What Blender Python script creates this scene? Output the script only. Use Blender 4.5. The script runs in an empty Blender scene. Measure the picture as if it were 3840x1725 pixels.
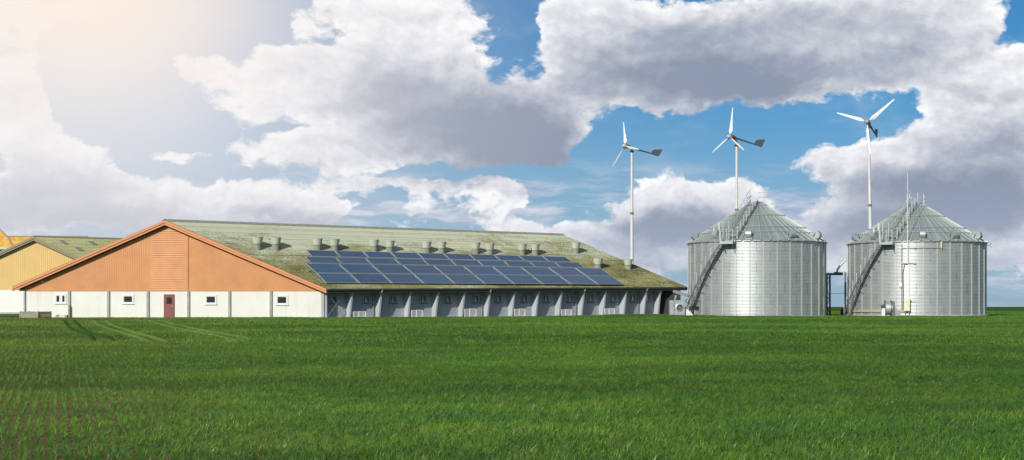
import bpy, math, random
import numpy as np
from mathutils import Vector, Matrix, noise
R = math.radians
SC = bpy.context.scene
COL = SC.collection
random.seed(7)
rng = np.random.default_rng(11)

# ------------------------------------------------------------------ frame
F = 5600.0          # focal length in pixels of the 3840 wide photograph
CX, HY, HC = 1920.0, 1150.0, 1.0

def P(x, y, Y):     # photograph pixel + distance -> world point
    return Vector(((x-CX)/F*Y, Y, HC+(HY-y)/F*Y))
def px(p):
    return CX+F*p[0]/p[1], HY-F*(p[2]-HC)/p[1]

SUN_A, SUN_E = R(30), R(26.5)
SUN = Vector((-math.sin(SUN_A)*math.cos(SUN_E), -math.cos(SUN_A)*math.cos(SUN_E), math.sin(SUN_E)))

# ------------------------------------------------------------------ node helpers
class NT:
    def __init__(s, tree): s.t = tree; s.n = tree.nodes; s.l = tree.links
    def new(s, typ, **kw):
        n = s.n.new(typ)
        for k, v in kw.items(): setattr(n, k, v)
        return n
    def put(s, sock, v):
        if isinstance(v, bpy.types.NodeSocket): s.l.new(v, sock)
        elif v is not None: sock.default_value = v
    def math(s, op, a, b=None, c=None, clamp=False):
        n = s.new('ShaderNodeMath', operation=op, use_clamp=clamp)
        s.put(n.inputs[0], a); s.put(n.inputs[1], b); s.put(n.inputs[2], c)
        return n.outputs[0]
    def vm(s, op, a, b=None, c=None):
        n = s.new('ShaderNodeVectorMath', operation=op)
        s.put(n.inputs[0], a); s.put(n.inputs[1], b)
        if c is not None: s.put(n.inputs[2], c)
        return n.outputs[1] if op in ('DOT_PRODUCT', 'LENGTH', 'DISTANCE') else n.outputs[0]
    def noise(s, vec, scale, detail=4, rough=.55, dist=0, dims='3D'):
        n = s.new('ShaderNodeTexNoise', noise_dimensions=dims)
        s.put(n.inputs['Vector'], vec); s.put(n.inputs['Scale'], scale); s.put(n.inputs['Detail'], detail)
        s.put(n.inputs['Roughness'], rough); s.put(n.inputs['Distortion'], dist)
        return n.outputs[0]
    def ramp(s, v, lo, hi, a=0., b=1., smooth=True):
        n = s.new('ShaderNodeMapRange', interpolation_type='SMOOTHSTEP' if smooth else 'LINEAR')
        s.put(n.inputs[0], v); s.put(n.inputs[1], lo); s.put(n.inputs[2], hi); s.put(n.inputs[3], a); s.put(n.inputs[4], b)
        return n.outputs[0]
    def mix(s, f, a, b, mode='MIX'):
        n = s.new('ShaderNodeMix', data_type='RGBA', blend_type=mode)
        s.put(n.inputs[0], f); s.put(n.inputs[6], c4(a)); s.put(n.inputs[7], c4(b))
        return n.outputs[2]
    def xyz(s, v):
        n = s.new('ShaderNodeSeparateXYZ'); s.put(n.inputs[0], v); return n.outputs
    def comb(s, x, y, z):
        n = s.new('ShaderNodeCombineXYZ'); s.put(n.inputs[0], x); s.put(n.inputs[1], y); s.put(n.inputs[2], z); return n.outputs[0]

def c4(c):
    return (*c, 1) if isinstance(c, tuple) and len(c) == 3 else c

def mat(name, col=(.5, .5, .5), rough=.6, metal=0., spec=.5, bump=None, fn=None):
    m = bpy.data.materials.new(name); m.use_nodes = True
    t = NT(m.node_tree); b = t.n['Principled BSDF']
    b.inputs['Base Color'].default_value = c4(col); b.inputs['Roughness'].default_value = rough
    b.inputs['Metallic'].default_value = metal; b.inputs['Specular IOR Level'].default_value = spec
    if fn: fn(t, b)
    return m

def weather(col, amt=.15, scale=1.5, dirt=None, dirt_amt=.0, streak=False, bump=.0, bscale=20, rough=.6):
    """base colour with mottling and optional dirt, plus a fine bump"""
    def fn(t, b):
        co = t.new('ShaderNodeNewGeometry').outputs['Position']
        v = co
        n1 = t.noise(v, scale, 6, .6)
        f = t.ramp(n1, .3, .7, 1-amt, 1+amt, False)
        cc = t.vm('SCALE', t.vm('ADD', (0, 0, 0), tuple(col)), None)
        n = t.new('ShaderNodeVectorMath', operation='SCALE'); n.inputs[0].default_value = col; t.put(n.inputs[3], f)
        out = n.outputs[0]
        if dirt:
            v2 = t.vm('MULTIPLY', co, (1, 1, .12)) if streak else co
            d = t.ramp(t.noise(v2, scale*2.2, 8, .65), .5, .75, 0, dirt_amt)
            out = t.mix(d, out, dirt)
        t.put(b.inputs['Base Color'], out)
        b.inputs['Roughness'].default_value = rough
        if bump:
            bn = t.new('ShaderNodeBump'); bn.inputs['Strength'].default_value = bump; bn.inputs['Distance'].default_value = .02
            t.put(bn.inputs['Height'], t.noise(co, bscale, 4, .6)); t.put(b.inputs['Normal'], bn.outputs[0])
    return fn

# ------------------------------------------------------------------ mesh builder
class MB:
    def __init__(s): s.v = []; s.f = []; s.m = []; s.uv = None
    def quad(s, a, b, c, d, m=0):
        i = len(s.v); s.v += [tuple(a), tuple(b), tuple(c), tuple(d)]; s.f.append((i, i+1, i+2, i+3)); s.m.append(m)
    def poly(s, pts, m=0):
        i = len(s.v); s.v += [tuple(p) for p in pts]; s.f.append(tuple(range(i, i+len(pts)))); s.m.append(m)
    def hexa(s, c8, m=0):      # bottom 4 ccw, top 4 ccw
        i = len(s.v); s.v += [tuple(p) for p in c8]
        for f in ((3, 2, 1, 0), (4, 5, 6, 7), (0, 1, 5, 4), (1, 2, 6, 5), (2, 3, 7, 6), (3, 0, 4, 7)):
            s.f.append(tuple(i+k for k in f)); s.m.append(m)
    def box(s, lo, hi, m=0):
        x0, y0, z0 = lo; x1, y1, z1 = hi
        s.hexa([(x0, y0, z0), (x1, y0, z0), (x1, y1, z0), (x0, y1, z0), (x0, y0, z1), (x1, y0, z1), (x1, y1, z1), (x0, y1, z1)], m)
    def obox(s, c, ux, uy, uz, sx, sy, sz, m=0):
        c = Vector(c); a = Vector(ux)*sx/2; b = Vector(uy)*sy/2; d = Vector(uz)*sz/2
        s.hexa([c-a-b-d, c+a-b-d, c+a+b-d, c-a+b-d, c-a-b+d, c+a-b+d, c+a+b+d, c-a+b+d], m)
    def bar(s, a, b, w, h=None, up=(0, 0, 1), m=0):
        a = Vector(a); b = Vector(b); d = (b-a); L = d.length; d.normalize(); h = h or w
        up = Vector(up)
        if abs(d.dot(up)) > .98: up = Vector((0, 1, 0))
        x = d.cross(up).normalized(); z = x.cross(d)
        s.obox((a+b)/2, x, d, z, w, L, h, m)
    def prism(s, pts, off, m=0):  # polygon extruded by off
        off = Vector(off); n = len(pts); i = len(s.v)
        s.v += [tuple(p) for p in pts]+[tuple(Vector(p)+off) for p in pts]
        s.f.append(tuple(range(i+n-1, i-1, -1))); s.f.append(tuple(range(i+n, i+2*n))); s.m += [m, m]
        for k in range(n):
            j = (k+1) % n; s.f.append((i+k, i+j, i+n+j, i+n+k)); s.m.append(m)
    def tube(s, pts, r, n=8, m=0, cap=True):
        pts = [Vector(p) for p in pts]; rs = r if isinstance(r, (list, tuple)) else [r]*len(pts)
        i = len(s.v); px_ = None
        for k, p in enumerate(pts):
            d = (pts[min(k+1, len(pts)-1)]-pts[max(k-1, 0)]).normalized()
            if px_ is None:
                u = Vector((0, 0, 1)) if abs(d.z) < .9 else Vector((1, 0, 0)); x = d.cross(u).normalized()
            else: x = (px_-d*px_.dot(d)).normalized()
            px_ = x; y = d.cross(x)
            for q in range(n):
                a = 2*math.pi*q/n; s.v.append(tuple(p+(x*math.cos(a)+y*math.sin(a))*rs[k]))
        for k in range(len(pts)-1):
            for q in range(n):
                a = i+k*n+q; b = i+k*n+(q+1) % n; s.f.append((a, b, b+n, a+n)); s.m.append(m)
        if cap:
            s.f.append(tuple(i+q for q in range(n-1, -1, -1))); s.f.append(tuple(i+(len(pts)-1)*n+q for q in range(n))); s.m += [m, m]
    def lathe(s, c, prof, n=24, m=0, axis=None, ms=None):  # prof: (r, z)
        c = Vector(c); i = len(s.v)
        if axis is None: X, Y_, Z = Vector((1, 0, 0)), Vector((0, 1, 0)), Vector((0, 0, 1))
        else:
            Z = Vector(axis).normalized(); u = Vector((0, 0, 1)) if abs(Z.z) < .9 else Vector((1, 0, 0))
            X = Z.cross(u).normalized(); Y_ = Z.cross(X)
        for (r, z) in prof:
            for q in range(n):
                a = 2*math.pi*q/n; s.v.append(tuple(c+Z*z+(X*math.cos(a)+Y_*math.sin(a))*r))
        for k in range(len(prof)-1):
            for q in range(n):
                a = i+k*n+q; b = i+k*n+(q+1) % n; s.f.append((a, b, b+n, a+n)); s.m.append(ms[k] if ms else m)
    def grid(s, fn, nu, nv, m=0):     # fn(i,j)
        i0 = len(s.v)
        for j in range(nv+1):
            for i in range(nu+1): s.v.append(tuple(fn(i, j)))
        for j in range(nv):
            for i in range(nu):
                a = i0+j*(nu+1)+i; s.f.append((a, a+1, a+nu+2, a+nu+1)); s.m.append(m)
    def build(s, name, mats, parent=None, smooth=None, uv=None, local=False):
        me = bpy.data.meshes.new(name)
        org = Vector((0, 0, 0))
        if not local:
            q = parent
            while q is not None: org += q.location; q = q.parent
        if parent is None and not local and s.v:
            a = np.array(s.v); lo = a.min(0); hi = a.max(0); org = Vector(((lo[0]+hi[0])/2, (lo[1]+hi[1])/2, lo[2]))
        me.from_pydata([tuple(Vector(p)-org) for p in s.v], [], s.f)
        for mm in (mats if isinstance(mats, (list, tuple)) else [mats]): me.materials.append(mm)
        me.polygons.foreach_set('material_index', s.m)
        if uv is not None:
            l = me.uv_layers.new(name='UVMap'); li = np.empty(len(me.loops), 'i'); me.loops.foreach_get('vertex_index', li)
            l.data.foreach_set('uv', np.asarray(uv, 'f')[li].ravel())
        if smooth: 
            me.polygons.foreach_set('use_smooth', [True]*len(me.polygons))
            if smooth is not True: me.set_sharp_from_angle(angle=R(smooth))
        me.update()
        o = bpy.data.objects.new(name, me); COL.objects.link(o)
        if parent is None: o.location = org if not local else (0, 0, 0)
        else: o.parent = parent
        return o

def tag(o, label=None, cat=None, group=None, kind=None):
    if label: o['label'] = label
    if cat: o['category'] = cat
    if group: o['group'] = group
    if kind: o['kind'] = kind
    return o
def empty(name, loc, rz=0, **kw):
    o = bpy.data.objects.new(name, None); COL.objects.link(o); o.location = loc; o.rotation_euler = (0, 0, rz)
    o.empty_display_size = .3
    return tag(o, **kw)
def copy_tree(o, parent=None):
    c = o.copy(); COL.objects.link(c)
    if parent is not None: c.parent = parent
    for ch in list(o.children): copy_tree(ch, c)
    return c

X_, Y_, Z_ = Vector((1, 0, 0)), Vector((0, 1, 0)), Vector((0, 0, 1))
# ------------------------------------------------------------------ sky
def build_sky():
    w = bpy.data.worlds.new('World'); SC.world = w; w.use_nodes = True
    t = NT(w.node_tree); bg = t.n['Background']
    # cloud coverage, as soft lobes placed by compass direction (azimuth, elevation in degrees)
    def ang(x, y): 
        dx = x-CX; return math.degrees(math.atan2(dx, F)), math.degrees(math.atan2(HY-y, math.hypot(dx, F)))
    L = [ # x, y, rx, ry, weight (photo pixels turned into angles)
     (1560, 90, 250, 140, 1.0), (1100, 320, 330, 110, .9), (730, 250, 100, 55, .75), (1480, 340, 380, 190, 1.1), (2040, 440, 190, 150, 1.05),
     (1720, 510, 340, 105, 1.0), (1110, 565, 230, 70, .95), (1290, 590, 160, 60, .6), (660, 572, 130, 26, .6), (1440, 680, 270, 30, .7), (1800, 700, 150, 45, .6),
     (720, 745, 190, 85, .9), (1010, 755, 240, 85, .95), (1240, 780, 110, 60, .8), (1560, 755, 90, 55, .72), (1375, 732, 34, 24, .5), (1830, 765, 120, 60, .66), (1540, 845, 60, 25, .5),
     (1150, 90, 110, 60, .62), (1290, 30, 120, 50, .5),
     (70, 450, 110, 110, 1.), (220, 610, 170, 110, 1.0), (320, 720, 260, 80, .95), (100, 760, 340, 130, 1.05), (470, 800, 260, 70, .8),
     (20, 190, 120, 150, .7), (150, 40, 260, 70, .6),
     (2190, 130, 150, 130, 1.0), (2420, 170, 350, 190, 1.2), (2620, 270, 400, 110, 1.), (2950, 180, 330, 190, 1.2), (3300, 110, 330, 190, 1.1), (3440, 230, 200, 90, .8), (3600, 30, 170, 80, .7),
     (2110, 330, 90, 40, .4),
     (3720, 320, 240, 150, .95), (3560, 400, 120, 80, .85), (3780, 480, 260, 120, 1.0), (3840, 180, 90, 70, .5),
     (3190, 610, 200, 60, .85), (3480, 580, 260, 90, 1.), (3680, 690, 330, 150, 1.05), (3330, 720, 270, 70, .8),
     (2500, 755, 170, 95, .95), (2290, 800, 130, 50, .6), (2680, 800, 200, 80, .85), (2790, 740, 110, 60, .7),
     (2200, 860, 300, 35, .6), (2400, 950, 330, 80, .75), (3150, 830, 300, 70, .75), (3000, 960, 300, 90, .6), (3750, 870, 230, 70, .75), (3700, 1000, 300, 50, .4), (1930, 745, 55, 45, .55),
     (1900, 850, 160, 40, .6), (2750, 900, 260, 60, .7), (3100, 900, 180, 90, .7), (3600, 950, 300, 45, .6), (2150, 930, 200, 40, .6), (3350, 950, 250, 60, .6), (2300, 1060, 200, 40, .4),
    ]
    SHL = [(1600, 370, 300, 110, .75), (1880, 480, 260, 100, .85), (1080, 620, 190, 25, .4), (1450, 260, 130, 60, .35), (2030, 550, 190, 70, .8), (1700, 620, 250, 45, .45),
     (2600, 250, 330, 110, .95), (2850, 300, 220, 70, .7), (3050, 60, 330, 60, .45), (3330, 240, 180, 60, .45), (3450, 140, 150, 50, .4), (2250, 230, 120, 50, .35), (2500, 90, 160, 50, .3),
     (3760, 500, 200, 70, .55), (3620, 640, 300, 60, .65), (3330, 660, 200, 50, .45), (3600, 770, 330, 60, .85), (3760, 720, 200, 60, .6), (3350, 800, 200, 40, .6), (3700, 330, 120, 40, .25),
     (2450, 810, 180, 45, .8), (2640, 830, 220, 40, .8), (2400, 960, 330, 50, .55), (3150, 880, 260, 40, .6), (2560, 890, 300, 30, .5),
     (250, 670, 170, 50, .65), (150, 790, 330, 70, .75), (60, 620, 70, 80, .35), (430, 820, 220, 50, .45), (900, 810, 280, 40, .5), (1180, 815, 150, 35, .7), (1020, 765, 90, 25, .4), (1500, 780, 70, 22, .3), (3750, 940, 220, 40, .5), (30, 330, 90, 40, .3)]
    def lobes(name, LL, gam):
        G = bpy.data.node_groups.new(name, 'ShaderNodeTree')
        G.interface.new_socket('V', in_out='INPUT', socket_type='NodeSocketVector')
        G.interface.new_socket('D', in_out='OUTPUT', socket_type='NodeSocketFloat')
        g = NT(G); gi = g.new('NodeGroupInput'); go = g.new('NodeGroupOutput'); v = gi.outputs[0]; acc = None
        for (x, y, rx, ry, wt) in LL:
            a, e = ang(x, y+(28 if gam == 1 else 0)); k = math.degrees(1/F); kk = 1.03 if gam == 2 else 1.1; y0_ = 0; ix, iy = 1/(rx*k*kk), 1/(ry*k*kk)
            q = g.vm('MULTIPLY_ADD', v, (ix, iy, 0), (-a*ix, -e*iy, 0)); d2 = g.vm('DOT_PRODUCT', q, q)
            if gam == 2: d2 = g.math('MULTIPLY', d2, d2)
            ex = g.math('POWER', .45, d2)
            acc = g.math('MULTIPLY', ex, wt*.95) if acc is None else g.math('MULTIPLY_ADD', ex, wt*.95, acc)
        s = g.xyz(v)
        out = g.math('MAXIMUM', g.ramp(g.math('ABSOLUTE', s[0]), 19, 26), g.ramp(s[1], 12.5, 18))
        broad = g.ramp(g.noise(g.vm('MULTIPLY_ADD', v, (.055, .11, 0), (0, .12 if gam == 1 else 0, 0)), 1., 3, .5), .42, .62, 0, 1.1 if gam == 2 else .8)
        acc = g.math('MULTIPLY_ADD', g.math('SUBTRACT', 1., out), acc, g.math('MULTIPLY', out, broad))
        g.l.new(g.math('MINIMUM', acc, 1.35 if gam == 2 else 1.2), go.inputs[0]); return G
    G = lobes('cloud_cover', L, 2); GS = lobes('cloud_shade', SHL, 1)

    co = t.new('ShaderNodeTexCoord').outputs['Generated']
    x, y, z = t.xyz(co)
    DEG = 180/math.pi
    az = t.math('MULTIPLY', t.math('ARCTAN2', x, y), DEG)
    el = t.math('MULTIPLY', t.math('ARCSINE', z), DEG)
    p = t.comb(az, el, 0)
    # turbulent warp
    nz = t.new('ShaderNodeTexNoise'); nz.inputs['Scale'].default_value = .42; nz.inputs['Detail'].default_value = 4; nz.inputs['Roughness'].default_value = .6
    t.put(nz.inputs['Vector'], t.vm('MULTIPLY', p, (1, 1.25, 1)))
    wv = t.vm('MULTIPLY', t.vm('SUBTRACT', nz.outputs['Color'], (.5, .5, .5)), (3.2, 1.9, 0))
    pw = t.vm('ADD', p, wv)
    w2 = t.vm('MULTIPLY', t.vm('SUBTRACT', nz.outputs['Color'], (.5, .5, .5)), (1.0, .7, 0))
    def cover(vec, G=G):
        n = t.new('ShaderNodeGroup'); n.node_tree = G; t.put(n.inputs[0], vec); return n.outputs[0]
    def fbm(vec):
        q = t.vm('MULTIPLY', vec, (.66, 1.0, 1))
        return t.noise(q, 1., 10, .60)
    def puff(vec):
        q = t.vm('MULTIPLY', vec, (1.25, 1.9, 1))
        n = t.noise(t.vm('ADD', q, (7.3, 2.1, 3.7)), 1., 5, .58)
        return t.math('ABSOLUTE', t.math('SUBTRACT', n, .5))
    pb = t.vm('ADD', p, w2)
    c0 = cover(pw)
    c2 = cover(pw, GS)
    def rel(off):
        f = fbm(t.vm('ADD', pb, off)); b = puff(t.vm('ADD', pb, off))
        return t.math('SUBTRACT', t.math('MULTIPLY', t.math('SUBTRACT', f, .5), 1.9), t.math('MULTIPLY', t.math('SUBTRACT', b, .1), 1.1))
    r0 = rel((0, 0, 0)); r1 = rel((-.22, .34, 0))
    d0 = t.math('ADD', t.math('MULTIPLY_ADD', c0, 1.35, -.63), r0)
    alpha = t.ramp(d0, -.10, .36)
    relief = t.math('SUBTRACT', r0, r1)
    edge = t.ramp(d0, .1, 1.1, .62, .40)
    body = t.ramp(d0, .2, 1.3, 0, .12)
    shade = t.math('SUBTRACT', t.math('ADD', t.math('MULTIPLY_ADD', c2, .84, .05), t.math('ADD', body, t.math('MULTIPLY', r0, .10))), t.math('MULTIPLY', relief, edge), None, True)
    cr = t.new('ShaderNodeValToRGB'); t.put(cr.inputs[0], shade)
    e = cr.color_ramp.elements
    e[0].position = 0.; e[0].color = (1.0, 1.0, 1.0, 1)
    e[1].position = 1.; e[1].color = (.27, .32, .42, 1)
    for pos, c in ((.18, (.82, .83, .87)), (.42, (.57, .60, .67)), (.7, (.38, .42, .52))):
        q = e.new(pos); q.color = (*c, 1)
    cloud = cr.outputs[0]
    sky = t.new('ShaderNodeTexSky', sky_type='NISHITA', sun_disc=False, sun_elevation=SUN_E, sun_rotation=SUN_ROT)
    sky.air_density = 1.; sky.dust_density = .6; sky.ozone_density = 2.0; sky.altitude = 200
    blue = t.vm('MULTIPLY', sky.outputs[0], (SKYK*.15, SKYK*.405, SKYK*.61))
    # pale haze low down
    hz = t.ramp(el, 0, 9.5, .62, 0)
    blue = t.mix(hz, blue, (.42, .51, .67))
    # thin layered cloud low over the horizon
    bn_ = t.noise(t.vm('MULTIPLY', t.vm('ADD', p, w2), (.16, 1.05, 1)), 1., 7, .6)
    bz = t.math('MULTIPLY', t.ramp(el, .2, 1.4, .3, 1.), t.ramp(el, 3.2, 6.2, 1., 0.))
    ba = t.math('MULTIPLY', t.ramp(bn_, .44, .60), bz)
    bsh = t.ramp(t.noise(t.vm('MULTIPLY', t.vm('ADD', p, (3.1, 7.7, 0)), (.3, 1.3, 1)), 1., 5, .6), .40, .62)
    blue = t.mix(t.math('MULTIPLY', ba, .85), blue, t.mix(bsh, (.78, .76, .82), (.36, .43, .60)))
    thin = t.ramp(t.noise(t.vm('MULTIPLY', p, (.25, .6, 1)), 1., 6, .6), .5, .8, 0, .25)
    blue = t.mix(thin, blue, (.62, .70, .80))
    lowc = t.ramp(el, .5, 5.5, .45, 0)
    cloud = t.mix(lowc, cloud, (.50, .56, .70))
    col = t.mix(alpha, blue, cloud)
    # bright hazy part of the sky, upper left
    def glow(x_, y_, rx, ry, pw_=1.):
        a, e_ = ang(x_, y_); k = math.degrees(1/F)
        q = t.vm('MULTIPLY', t.vm('SUBTRACT', p, (a, e_, 0)), (1/(rx*k), 1/(ry*k), 0))
        return t.math('POWER', .37, t.vm('DOT_PRODUCT', q, q))
    g1 = glow(300, 60, 1050, 900)
    col = t.mix(t.math('MULTIPLY', g1, .93), col, (.90, .87, .875))
    g2 = glow(330, -60, 520, 330)
    col = t.mix(t.math('MULTIPLY', g2, .85), col, (1.0, .86, .74))
    # below the horizon: dull green-brown
    col = t.mix(t.ramp(el, -1.2, -.2, 1, 0), col, (.06, .10, .04))
    sc = t.new('ShaderNodeVectorMath', operation='SCALE'); t.put(sc.inputs[0], col); sc.inputs[3].default_value = 10.
    t.put(bg.inputs['Color'], sc.outputs[0]); bg.inputs['Strength'].default_value = .1
    w.cycles.sampling_method = 'MANUAL'; w.cycles.sample_map_resolution = 512
SKYK = .125
SUN_ROT = math.atan2(SUN.x, SUN.y)
build_sky()
# ------------------------------------------------------------------ camera, sun, output
cam = bpy.data.cameras.new('camera'); co = bpy.data.objects.new('camera', cam); COL.objects.link(co)
co.location = (0, 0, HC); co.rotation_euler = (R(90), 0, 0)
cam.sensor_width = 36; cam.lens = 36*F/3840; cam.shift_y = (HY-1725/2)/3840; cam.clip_end = 40000; cam.clip_start = .1
SC.camera = co
sl = bpy.data.lights.new('sun', 'SUN'); so = bpy.data.objects.new('sun', sl); COL.objects.link(so)
sl.energy = 4.2; sl.angle = R(.5); sl.color = (1, .95, .86)
so.rotation_euler = SUN.to_track_quat('Z', 'Y').to_euler(); so.location = (-60, -60, 60)
SC.view_settings.view_transform = 'Standard'; SC.view_settings.look = 'None'; SC.view_settings.exposure = 0; SC.view_settings.gamma = 1
SC.render.engine = 'CYCLES'
SC.cycles.max_bounces = 5; SC.cycles.diffuse_bounces = 3; SC.cycles.glossy_bounces = 3; SC.cycles.transparent_max_bounces = 4
SC.cycles.use_denoising = True
SC.render.resolution_x = 1024; SC.render.resolution_y = 460
# ------------------------------------------------------------------ materials
def uvnode(t): return t.new('ShaderNodeUVMap').outputs[0]
ORANGE = (.65, .285, .11)
M = {}
M['orange'] = mat('orange_paint', ORANGE, .6, fn=weather(ORANGE, .10, .7, (.55, .30, .17), .35, streak=True))
M['orange_trim'] = mat('orange_trim', (.68, .28, .12), .55, fn=weather((.68, .28, .12), .06, 1.2))
M['render_white'] = mat('white_render', (.78, .77, .70), .8, fn=weather((.78, .77, .69), .035, .6, (.52, .52, .46), .35, streak=True, bump=.5, bscale=9, rough=.85))
M['trim_white'] = mat('white_frame', (.74, .75, .72), .5)
M['post'] = mat('galvanised_post', (.33, .34, .33), .5, .3, fn=weather((.33, .34, .33), .15, 2., (.30, .2, .12), .4, rough=.5))
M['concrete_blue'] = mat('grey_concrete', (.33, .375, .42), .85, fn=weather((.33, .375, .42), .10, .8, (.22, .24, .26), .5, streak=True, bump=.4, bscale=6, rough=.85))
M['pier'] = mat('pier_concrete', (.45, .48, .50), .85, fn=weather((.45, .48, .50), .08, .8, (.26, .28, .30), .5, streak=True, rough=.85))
M['concrete'] = mat('pale_concrete', (.44, .44, .42), .85, fn=weather((.44, .44, .42), .12, 1.0, (.25, .24, .22), .5, streak=True, bump=.4, bscale=8, rough=.85))
M['dark_hollow'] = mat('hollow_shade', (.035, .037, .04), .9)  # near-black: shade of the open bay and vent insides put into the colour
M['soffit'] = mat('dark_soffit', (.07, .065, .055), .9)
M['gutter'] = mat('dark_gutter', (.045, .047, .05), .45)
M['door_red'] = mat('red_brown_door', (.24, .075, .062), .5, fn=weather((.24, .075, .062), .07, 2))
M['glass'] = mat('window_glass', (.025, .026, .022), .06, 0, .6)
M['handle'] = mat('steel_handle', (.6, .6, .6), .35, .9)
M['galv'] = mat('galvanised_steel', (.46, .48, .48), .48, .55, fn=weather((.46, .48, .48), .12, 1.5, rough=.48))
M['galv_dark'] = mat('dark_galvanised_steel', (.17, .185, .19), .55, .5, fn=weather((.17, .185, .19), .15, 2, rough=.55))
M['painted_dark'] = mat('dark_painted_steel', (.04, .055, .062), .5)
M['alu'] = mat('aluminium_frame', (.50, .52, .52), .45, .35)
M['white_paint'] = mat('white_paint', (.80, .79, .76), .38, 0, .5, fn=weather((.80, .79, .76), .03, .5, rough=.38))
M['tower_paint'] = mat('tower_paint', (.66, .64, .62), .45, fn=weather((.66, .64, .62), .05, .5, (.40, .36, .32), .3, rough=.45))
M['vane'] = mat('blue_grey_vane', (.105, .13, .16), .5)
M['nacelle'] = mat('dark_casting', (.10, .085, .08), .5, .3)
M['hub'] = mat('grey_hub', (.50, .49, .47), .45)
M['rust'] = mat('rusty_bolt', (.30, .17, .09), .7)
M['cream'] = mat('cream_cabinet', (.70, .65, .44), .5, fn=weather((.70, .65, .44), .04, 2))
M['cream_pipe'] = mat('cream_pipe', (.66, .56, .38), .5)
M['plastic_white'] = mat('white_plastic', (.8, .8, .78), .4)
M['cable'] = mat('black_cable', (.03, .03, .035), .6)
M['wood'] = mat('weathered_wood', (.34, .30, .22), .85, fn=weather((.36, .32, .235), .25, 3, (.16, .14, .10), .5, streak=True, rough=.85))
M['soil'] = mat('soil', (.12, .085, .06), .95)
M['trough'] = mat('pale_trough', (.62, .66, .66), .5)

def roof_mat(name, pale, green, olive, bias_fn):
    """fibre-cement sheets under lichen and moss; UV in metres (x along the ridge, y down the slope)"""
    def fn(t, b):
        uv = uvnode(t); x, y, z = t.xyz(uv)
        big = t.noise(t.vm('MULTIPLY', uv, (.16, .26, 1)), 1., 5, .62)
        mid = t.noise(t.vm('MULTIPLY', uv, (1.3, .75, 1)), 1., 5, .65)
        fine = t.noise(t.vm('MULTIPLY', uv, (7, 4.5, 1)), 1., 4, .7)
        bias = bias_fn(t, x, y)
        m = t.math('ADD', t.math('MULTIPLY', t.math('SUBTRACT', big, .5), 2.8), bias)
        m = t.math('ADD', m, t.math('MULTIPLY', t.math('SUBTRACT', mid, .5), 1.1))
        m2 = t.math('ADD', m, t.math('MULTIPLY', t.math('SUBTRACT', fine, .5), 2.4))
        f1 = t.ramp(m2, .05, .75)
        f2 = t.ramp(m2, .65, 1.35)
        c = t.mix(f1, pale, green); c = t.mix(f2, c, olive)
        sp = t.ramp(t.noise(t.vm('MULTIPLY', uv, (11, 8, 1)), 1., 2, .5), .60, .72, 0, .65)
        c = t.mix(sp, c, tuple(min(1, q*1.25) for q in pale))
        # dark line at each sheet lap
        fr = t.math('FRACT', t.math('DIVIDE', y, ROW))
        jag = t.math('MULTIPLY', t.math('SUBTRACT', t.noise(t.vm('MULTIPLY', uv, (5, 5, 1)), 1., 2), .5), .12)
        ln = t.ramp(t.math('ADD', fr, jag), .91, .96, 0, .7)
        c = t.mix(ln, c, (.055, .055, .035))
        t.put(b.inputs['Base Color'], c); b.inputs['Roughness'].default_value = .95; b.inputs['Specular IOR Level'].default_value = .2
        bn = t.new('ShaderNodeBump'); bn.inputs['Strength'].default_value = .8; bn.inputs['Distance'].default_value = .03
        t.put(bn.inputs['Height'], t.math('ADD', fine, f1)); t.put(b.inputs['Normal'], bn.outputs[0])
    return mat(name, fn=fn)
ROW = 1.33
def bias_main(t, x, y):
    # moss sits low on the slope and near the front verge, the ridge is bleached
    lo = t.ramp(y, 2.0, 12.0, -.15, .75, False)
    left = t.ramp(x, 0, 16, .18, 0)
    right = t.ramp(x, 20, 42, 0, .30)
    return t.math('ADD', t.math('ADD', lo, left), right)
M['roof'] = roof_mat('mossy_roof', (.43, .45, .33), (.23, .225, .10), (.105, .098, .035), bias_main)
M['roof_moss'] = roof_mat('green_lichen_roof', (.48, .48, .25), (.42, .41, .15), (.32, .30, .09), lambda t, x, y: t.math('ADD', .35, 0.))

def tile_mat(name, base, dark):
    def fn(t, b):
        uv = uvnode(t); x, y, z = t.xyz(uv)
        fx = t.math('ABSOLUTE', t.math('SUBTRACT', t.math('FRACT', t.math('DIVIDE', x, .30)), .5))
        fy = t.math('FRACT', t.math('DIVIDE', y, .34))
        g = t.math('MAXIMUM', t.ramp(fx, .38, .5, 0, .8), t.ramp(fy, .8, .98, 0, 1))
        n = t.noise(t.vm('MULTIPLY', uv, (1.2, 1.2, 1)), 1., 6, .65)
        c = t.mix(t.ramp(n, .35, .65), base, (.62, .30, .07))
        n2 = t.noise(t.vm('MULTIPLY', uv, (.5, .5, 1)), 1.3, 4, .6)
        c = t.mix(t.ramp(n2, .6, .72, 0, .7), c, (.17, .16, .05))
        c = t.mix(t.math('MULTIPLY', g, .8), c, dark)
        t.put(b.inputs['Base Color'], c); b.inputs['Roughness'].default_value = .85
    return mat(name, fn=fn)
M['tiles'] = tile_mat('yellow_tiles', (.80, .52, .08), (.16, .09, .03))

def cladding(name, col):
    return mat(name, col, .65, fn=weather(col, .05, .5, tuple(q*.8 for q in col), .3, streak=True, rough=.65))
M['yellow'] = cladding('yellow_boards', (.74, .51, .19))
M['yellow_white'] = mat('bright_white_wall', (.80, .79, .73), .8, fn=weather((.80, .79, .73), .03, .5))
M['brown_trim'] = mat('brown_verge', (.30, .25, .16), .7)
M['skylight'] = mat('grey_skylight', (.20, .20, .22), .35)

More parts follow.
